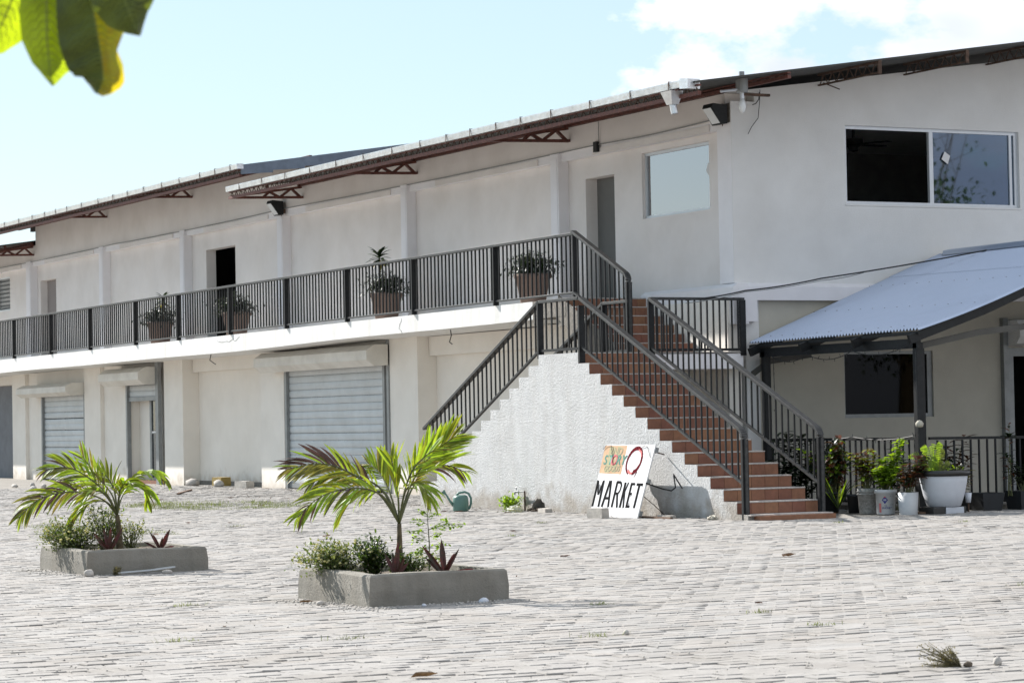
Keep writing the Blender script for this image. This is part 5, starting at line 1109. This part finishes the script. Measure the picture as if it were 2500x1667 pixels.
tufts = [(-10.72, -9.0), (-5.75, -.2), (.2, -6.6), (1.5, -7.6), (2.6, -8.1), (-9.6, -20.6), (-9.3, -19.4), (-11.2, -20.4), (-7.0, -20.3), (-6.0, -18.3), (-2.3, -3.0), (-12.6, -19.5), (-9.8, -17.9), (-4.6, -6.5), (-1.2, -13.5), (4.5, -7.2), (-12.3, -15.6), (-14.6, -17.8), (-13.6, -18.9), (-2.2, 5.2), (-8.9, -12.4), (-3.3, -16.2)]
TUF = []
for x, y in tufts:
    g = MB(); s_ = random.uniform(.5, 1.2)
    for _ in range(46): g.leaf((x+random.gauss(0, .07*s_), y+random.gauss(0, .035*s_), gz(x, y)-.004), (random.gauss(0, .7), random.gauss(0, .7), 1), .035*random.uniform(.5, 1.5), .005, droop=.6, n=2)
    o = g.build('grass_tuft', GRAS); tag(o, None, 'grass tuft', 'grass tufts between the pavers', 'stuff'); TUF.append((o, (x, y)))
LANDM = [('the nearer planter', (-10.6, -16.1)), ('the farther planter', (-10.8, -9.9)), ('the market sign', (-.4, -2)), ('the watering can', (-.8, 2.5)), ('the bottom step', (.7, -4.9)), ('the white pot', (3.1, -5.0)), ('the wide shutter', (2.4, 15)), ('the dry weed', (-10.7, -23.6)), ('the stacked stones', (-1.6, 22.5)), ('the dry grass patch', (-2.6, 8.9)), ('the yellow block', (2.3, 20.9))]
ORD = ['nearest', 'second nearest', 'third nearest', 'fourth nearest', 'fifth nearest', 'sixth nearest', 'seventh nearest', 'eighth nearest', 'ninth nearest', 'tenth nearest']
def label_by_place(items, what):
    seen = {}
    for o, (x, y) in items:
        lm, (lx, ly) = min(LANDM, key=lambda q: (q[1][0]-x)**2+(q[1][1]-y)**2); d = Vector((x-lx, y-ly, 0)); r_ = d.dot(Rt); f_ = d.dot(Vector((math.sin(YAW), math.cos(YAW), 0)))
        side = ('right of ' if r_ > 0 else 'left of ') if abs(r_) > abs(f_)*.35 else ('behind ' if f_ > 0 else 'in front of '); seen.setdefault((side, lm), []).append((d.length, o))
    for (side, lm), L_ in seen.items():
        L_.sort(key=lambda q: q[0])
        for i, (_, o) in enumerate(L_): o['label'] = what+side+lm+(', '+ORD[min(i, 9)]+' to it' if len(L_) > 1 else '')
def dead_leaf(x, y, s_=.09, label=None, rz=None, grp='dead leaves scattered on the pavers'):
    m = MB(); a = random.uniform(0, 6.28) if rz is None else rz; n_ = 5; d = Vector((math.cos(a), math.sin(a), 0)); c_ = Vector((-d.y, d.x, 0)); cu_ = random.uniform(.25, .5); tw_ = random.uniform(-.5, .5); vs = []
    for i in range(n_+1):                                   # a leaf blade curled up at its edges and twisted along its length
        t_ = i/n_; w_ = s_*.30*math.sin(math.pi*min(1, .1+t_*.9))**.7 if 0 < i < n_ else s_*.03
        for j in (-2, -1, 0, 1, 2): vs.append(d*(t_-.5)*s_+c_*(w_*j/2)*math.cos(tw_*t_)+Vector((0, 0, cu_*w_*(j/2)**2+.02*s_*math.sin(t_*9)+abs(tw_)*.25*s_*t_*t_+random.uniform(0, .03)*s_)))
    m.add(vs, [(i*5+j, i*5+j+1, (i+1)*5+j+1, (i+1)*5+j) for i in range(n_) for j in range(4)])
    o = m.build('dead_leaf', DEAD); o.location = (x, y, gz(x, y)+.006); return tag(o, label, 'leaf', grp)
big = [(-4.914, -13.16, .20, 'long brown leaf curled on the pavers right of the middle', .3), (-6.519, -11.386, .13, 'brown leaf lying on the pavers between the nearer planter and the sign', .2),
 (-13.38, -22.26, .15, 'crumpled brown leaf at the bottom edge of the picture', -.3), (-11.37, -15.9, .13, 'brown leaf at the left foot of the nearer planter', .2), (-6.14, -4.35, .16, 'big brown leaf on the pavers behind the nearer palm', .5)]
for x, y, s_, l_, r_ in big: dead_leaf(x, y, s_, l_, r_)
label_by_place(TUF, 'dry grass tuft on the pavers ')
items = []; pts_ = [(-1.8, 14.2), (-2.2, 12.6), (-1.2, 15.5), (-3.0, 11.4), (-.8, 12.5), (-3.6, 8.6), (-2.0, 8.0), (-1.1, 2.0), (-1.2, 2.3), (-.7, 1.1), (2.1, -3.6), (2.0, -3.9), (-.5, -1.6), (-5.4, .9), (-5.9, 1.3), (-9.2, -6.4), (-3.9, -5.2), (-7.6, -2.0), (.6, -8.8), (2.8, -7.7), (-8.8, -18.6), (-5.2, -17.6), (-12.9, -18.0)]
for (x, y) in pts_: items.append((dead_leaf(x, y, random.uniform(.09, .15) if y > -12 else random.uniform(.05, .08)), (x, y)))
label_by_place(items, 'dead leaf on the pavers ')
lt = MB()
for _ in range(260):                                        # crumbs of dry leaf, too many and small to tell apart
    x = random.uniform(-16, 2); y = random.uniform(-22, 30); a_, b_, dz = frame((x, y, 0))
    if not (0 < a_ < 2500 and b_ < 1667) or (0 < x < 3.2 and -5 < y < 7): continue
    lt.leaf((x, y, gz(x, y)+.004), (random.gauss(0, 1), random.gauss(0, 1), .3), random.uniform(.012, .035), .014, n=2, droop=.3, fold=.6)
for _ in range(260):
    x = random.choice([2.2-abs(random.gauss(0, .5)), -abs(random.gauss(0, .35))]); y = random.uniform(-4, 26)
    if x > 0 and y < 6.5: continue
    lt.leaf((x, y, gz(x, y)+.004), (random.gauss(0, 1), random.gauss(0, 1), .3), random.uniform(.02, .06), .025, n=2, droop=.3, fold=.6)
tag(lt.build('leaf_litter', DEAD), 'crumbs of dry brown leaf strewn along the walls and over the pavers', 'litter', None, 'stuff')
g = MB()
for _ in range(1500):
    d = 14.5*math.exp(random.random()*1.25); px = random.uniform(0, 2500); p = CAM+(Vector((math.sin(YAW), math.cos(YAW), 0))+Rt*((px-1250)/6500))*d; r_ = random.uniform(.003, .009); c = (p.x, p.y, gz(p.x, p.y)+r_*.4)
    if 0 < p.x < 3.1 and -5 < p.y < 7: continue
    g.lathe([(0, -r_), (r_, -r_*.3), (r_*.8, r_*.5), (0, r_*.7)], c, 5)
for _ in range(900):                                         # soil and grit spilled round the planters and along the walls
    q = random.random()
    if q < .35: x, y = random.gauss(P1[0]-.06, .12), random.uniform(P1[1]-.3, P1[1]+1.4)
    elif q < .6: x, y = random.uniform(P1[0]-.2, P1[0]+1.3), random.gauss(P1[1]-.1, .1)
    elif q < .75: x, y = random.gauss(P2[0]-.06, .12), random.uniform(P2[1]-.3, P2[1]+1.4)
    else: x, y = -abs(random.gauss(0, .15)), random.uniform(-4.5, 6)
    r_ = random.uniform(.003, .012); g.lathe([(0, -r_), (r_, -r_*.3), (r_*.8, r_*.5), (0, r_*.7)], (x, y, gz(x, y)+r_*.4), 5)
tag(g.build('grit', STON), 'small grit and crumbs scattered over the pavers', 'grit', None, 'stuff')
stone((-10.32, -16.98, 0), .045, .03, .026, 'smooth white pebble at the front foot of the nearer planter', POTW); stone((-11.42, -16.3, 0), .035, .03, .024, 'round pale pebble at the left foot of the nearer planter'); stone((-10.85, -17.0, 0), .02, .015, .014, 'tiny white pebble before the nearer planter', POTW)
stone((-11.5, -10.85, 0), .05, .04, .045, 'round grey stone at the corner of the farther planter'); stone((-10.75, -11.0, 0), .055, .03, .025, 'flat grey stone before the farther planter'); stone((-10.51, -23.70, 0), .028, .022, .03, 'small brown round pebble near the dry weed bottom right')
stone((-11.0, -20.4, 0), .02, .02, .022, 'small dark pebble low in the middle of the yard', BLKM if False else STON)
m = MB(); m.bar((0, 0, 0), (.36, .03, .012), .05, .012); m.bar((.36, .03, .012), (.62, .10, .03), .05, .012); o = m.build('metal_strip', GALV); o.location = (-11.22, -10.88, .02); tag(o, 'bent galvanised metal strip lying against the farther planter', 'metal strip')
def dry_weed(loc, label, sc, lean):
    t = thing('dry_weed', label, 'dry weed', loc); sm = MB(); lf = MB(); sc_ = sc
    for _ in range(60):
        e = cam_dir(lean*random.uniform(.3, 1.1)*sc+random.gauss(0, .1*sc), random.uniform(.1, .72)*sc, random.gauss(0, .05)); P = [Vector((0, 0, 0)), e*.5+Vector((random.gauss(0, .01), 0, 0)), e]; sm.tube(P, [.0025, .002, .001], 4)
        for _ in range(12): u = random.uniform(.3, 1); lf.leaf(e*u+Vector([random.gauss(0, .012*sc*4) for _ in range(3)]), [random.gauss(0, 1) for _ in range(3)], .016, .007, n=2)
    sm.build('stems', DRYP, t); lf.build('dry_leaves', DRYP, t); return t
dry_weed((-10.72, -23.65, 0), 'uprooted dry weed lying on the pavers bottom right', .20, -1.05); dry_weed((-11.25, -10.86, 0), 'dry twiggy weed against the farther planter corner', .12, .5)
stone((-10.70, -23.68, .0), .03, .025, .02, 'clod of soil on the root of the dry weed', SOIL, name='soil_clod', cat='soil', grp=None)
# ================================================================== FOREGROUND BRANCH (top left)
fb = thing('overhanging_branch', 'backlit broad leaves hanging from a branch in the top left corner', 'branch', at(-60, -160, 5.0)); B0 = Vector(fb.location)
tw = MB(); tw.tube([at(-700, -420, 5.2)-B0, at(-200, -240, 5.05)-B0, at(90, -120, 5.0)-B0, at(300, -100, 4.98)-B0], [.02, .012, .007, .004], 7); tw.build('twig', TRNK, fb)
def big_leaf(st, depth, mL, mR, curl=.02, rip=.004):
    """st: list of (mx,my,left,right) stations in the hanging direction; cross sections bow towards/away"""
    fb_n = 5; m = MB(); rows = []
    for k_, (mx_, my_, l_, r_) in enumerate(st):
        a = st[max(k_-1, 0)]; b = st[min(k_+1, len(st)-1)]; T_ = Vector((b[0]-a[0], b[1]-a[1])).normalized(); nl = Vector((-T_.y, T_.x)); 
        if nl.x > 0: nl = -nl
        row = []
        for j in range(-fb_n, fb_n+1):
            w_ = (l_ if j < 0 else r_)*abs(j)/fb_n; sgn = 1 if j < 0 else -1; x = mx_+nl.x*w_*sgn; y = my_+nl.y*w_*sgn
            dd_ = depth+curl*(abs(j)/fb_n)**1.5*(1.3 if j > 0 else .8)+rip*math.sin(k_*1.3+j*.6); row.append(at(x, y, dd_)-B0)
        rows.append(row)
    W2 = 2*fb_n+1; vs = [v for r_ in rows for v in r_]
    for k_ in range(len(st)-1):
        for j in range(W2-1): m.m = 0
    m.v = [tuple(v) for v in vs]
    for k_ in range(len(st)-1):
        for j in range(W2-1): m.f.append((k_*W2+j, k_*W2+j+1, (k_+1)*W2+j+1, (k_+1)*W2+j)); m.mi.append(0 if j < fb_n else 1)
    o = m.build('leaf', [mL, mR], fb, smooth=True)
    v = MB(); mid = [rows[k_][fb_n]-F*.002 for k_ in range(len(rows))]; v.tube(mid, [.0022*(1-.7*k_/len(mid)) for k_ in range(len(mid))], 5)
    for k_ in range(1, len(rows)-3, 1):
        for sd_ in (-1, 1):
            P = [rows[min(k_+q_//2, len(rows)-1)][fb_n+sd_*q_]-F*.0015 for q_ in range(0, 5)]; v.tube(P, [.0011, .001, .0008, .0006, .0004], 4)
    v.build('vein', VEIN, o); return o
def dens(st, n=3):
    out_ = []
    for a, b in zip(st[:-1], st[1:]):
        for k_ in range(n): t_ = k_/n; out_.append(tuple(a[i]*(1-t_)+b[i]*t_ for i in range(4)))
    return out_+[st[-1]]
big_leaf(dens([(60, -120, 10, 10), (50, -60, 70, 50), (30, 0, 90, 66), (5, 60, 80, 68), (-25, 105, 50, 42), (-50, 130, 4, 3)]), 5.06, BIGL, BIGL)
big_leaf(dens([(110, -110, 10, 10), (114, -40, 62, 60), (114, 30, 68, 66), (115, 95, 62, 70), (120, 150, 42, 66), (123, 180, 20, 52), (130, 210, 3, 4)]), 5.0, BIGL, BIGL, curl=.03)
big_leaf(dens([(200, -110, 10, 10), (215, -40, 80, 60), (228, 30, 92, 78), (238, 85, 97, 68), (246, 130, 92, 40), (251, 165, 84, 50), (252, 195, 62, 52), (245, 215, 36, 34), (238, 230, 8, 14)]), 4.93, BIGD, BIGY, curl=.03, rip=.006)
big_leaf(dens([(270, -110, 10, 10), (285, -50, 70, 90), (305, 0, 82, 84), (318, 40, 62, 52), (330, 65, 34, 26), (342, 88, 2, 2)]), 4.86, BIGD, BIGD, curl=.02)
big_leaf(dens([(120, -90, 10, 10), (125, -40, 40, 35), (122, 0, 36, 20), (112, 40, 24, 22), (95, 72, 8, 8)]), 5.08, BIGD, BIGD)
# ================================================================== TREES BEHIND THE CAMERA'S SIDE (mirrored in the window glass)
def tree(loc, h, cr_r, label, nl=5200, bare=False):
    t = thing('bare_tree' if bare else 'leafy_tree', label, 'tree', loc); m = MB(); random.seed(int(h*10)); m.tube([(0, 0, 0), (.1, 0, h*.3), (0, .1, h*.55)], [.22*h/8, .17*h/8, .11*h/8], 9)
    tips = []
    for k_ in range(14 if bare else 12):
        a = k_*2.4; e = Vector((math.cos(a)*cr_r*.8, math.sin(a)*cr_r*.8, h*random.uniform(.6, 1.0))); s_ = Vector((0, .1, h*random.uniform(.3, .55))); md_ = s_.lerp(e, .5)+Vector((0, 0, -.05*h)); m.tube([s_, md_, e], [.03, .02, .01] if bare else [.05, .035, .015], 5); tips += [md_, e]
        if bare:
            for q_ in range(3): e2 = md_.lerp(e, random.random())+Vector([random.gauss(0, .5) for _ in range(3)])+Vector((0, 0, .4)); m.tube([md_.lerp(e, .4), e2], [.012, .006], 4); tips.append(e2)
    m.build('trunk', TRNK, t); lf = MB()
    for _ in range(nl):
        c = random.choice(tips)+Vector([random.gauss(0, cr_r*(.05 if bare else .24)) for _ in range(3)]); lf.leaf(c, [random.gauss(0, 1) for _ in range(3)], .2, .1, n=2)
    lf.build('crown', LEAG, t); return t
tree((23.9, -24, 0), 8.2, 1.9, 'leafy tree across the yard that the gable window mirrors'); tree((33.0, -36, 0), 14, 3.0, 'sparse tall tree across the yard beside the leafy one', 260, True); tree((15, -40, 0), 9, 4, 'broad leafy tree at the far side of the yard')
random.seed(3)

for x, y, r_, l_ in ((-.03, 1.25, .05, 'clod of dark soil at the right side of the hole under the stair wall'), (-.06, 1.5, .06, 'clod of dark soil at the left side of the hole under the stair wall'), (.05, 1.38, .07, 'largest soil clod, deep inside the hole under the stair wall'), (-.1, 1.35, .035, 'smallest soil clod in front of the hole under the stair wall')): crumple('soil_clod', (x, y, 0), r_, SOIL, l_, 'soil', sz=.6, grp='soil clods at the stair wall hole')
sc_ = MB()                                                   # fixing screws of the awning sheets, far too small to pick apart
for x in (3.35, 4.4, 5.5, 6.6):
    for k_ in range(0, 56, 4): y = AY0+(AY1-AY0)*(k_+.375)/56; sc_.box(x-.007, x+.007, y-.007, y+.007, az(x, y)+.03, az(x, y)+.037)
o = sc_.build('screws', RUST, aw); o['kind'] = 'stuff'
def crack(pts, plane, label):                                # hairline cracks in the plaster
    m = MB(); P = []
    for a_, b_ in zip(pts[:-1], pts[1:]):
        for k_ in range(6): t_ = k_/6; P.append(Vector(a_).lerp(Vector(b_), t_)+Vector((0, random.gauss(0, .02) if plane == 'X' else 0, random.gauss(0, .02)))+(Vector((random.gauss(0, .02), 0, 0)) if plane == 'Y' else Vector()))
    m.tube(P, .0028, 3); m.build('crack', DARK, bld)
crack([(1.357, 9.2, 3.35), (1.357, 9.3, 3.2), (1.357, 9.15, 3.1)], 'X', ''); crack([(1.357, 17.3, 3.33), (1.357, 17.9, 3.25), (1.357, 18.8, 3.27)], 'X', '')

leafy('croton_plant', 'dark tangled plant at the foot of the right awning post', (2.95, -4.05, .05), [(-.1, .5, 0), (.12, .6, .05), (.0, .7, 0), (-.2, .4, .05)], LEAD, .15, 26, mats=[LEAD, LEAK, LEAK])
leafy('croton_plant', 'dark tangled plant behind the fence midway between the awning posts', (3.0, -2.3, .05), [(-.1, .6, 0), (.15, .7, .05), (.0, .5, 0), (.25, .6, .05)], LEAK, .15, 26, mats=[LEAD, LEAK, LEAK, LEAG])
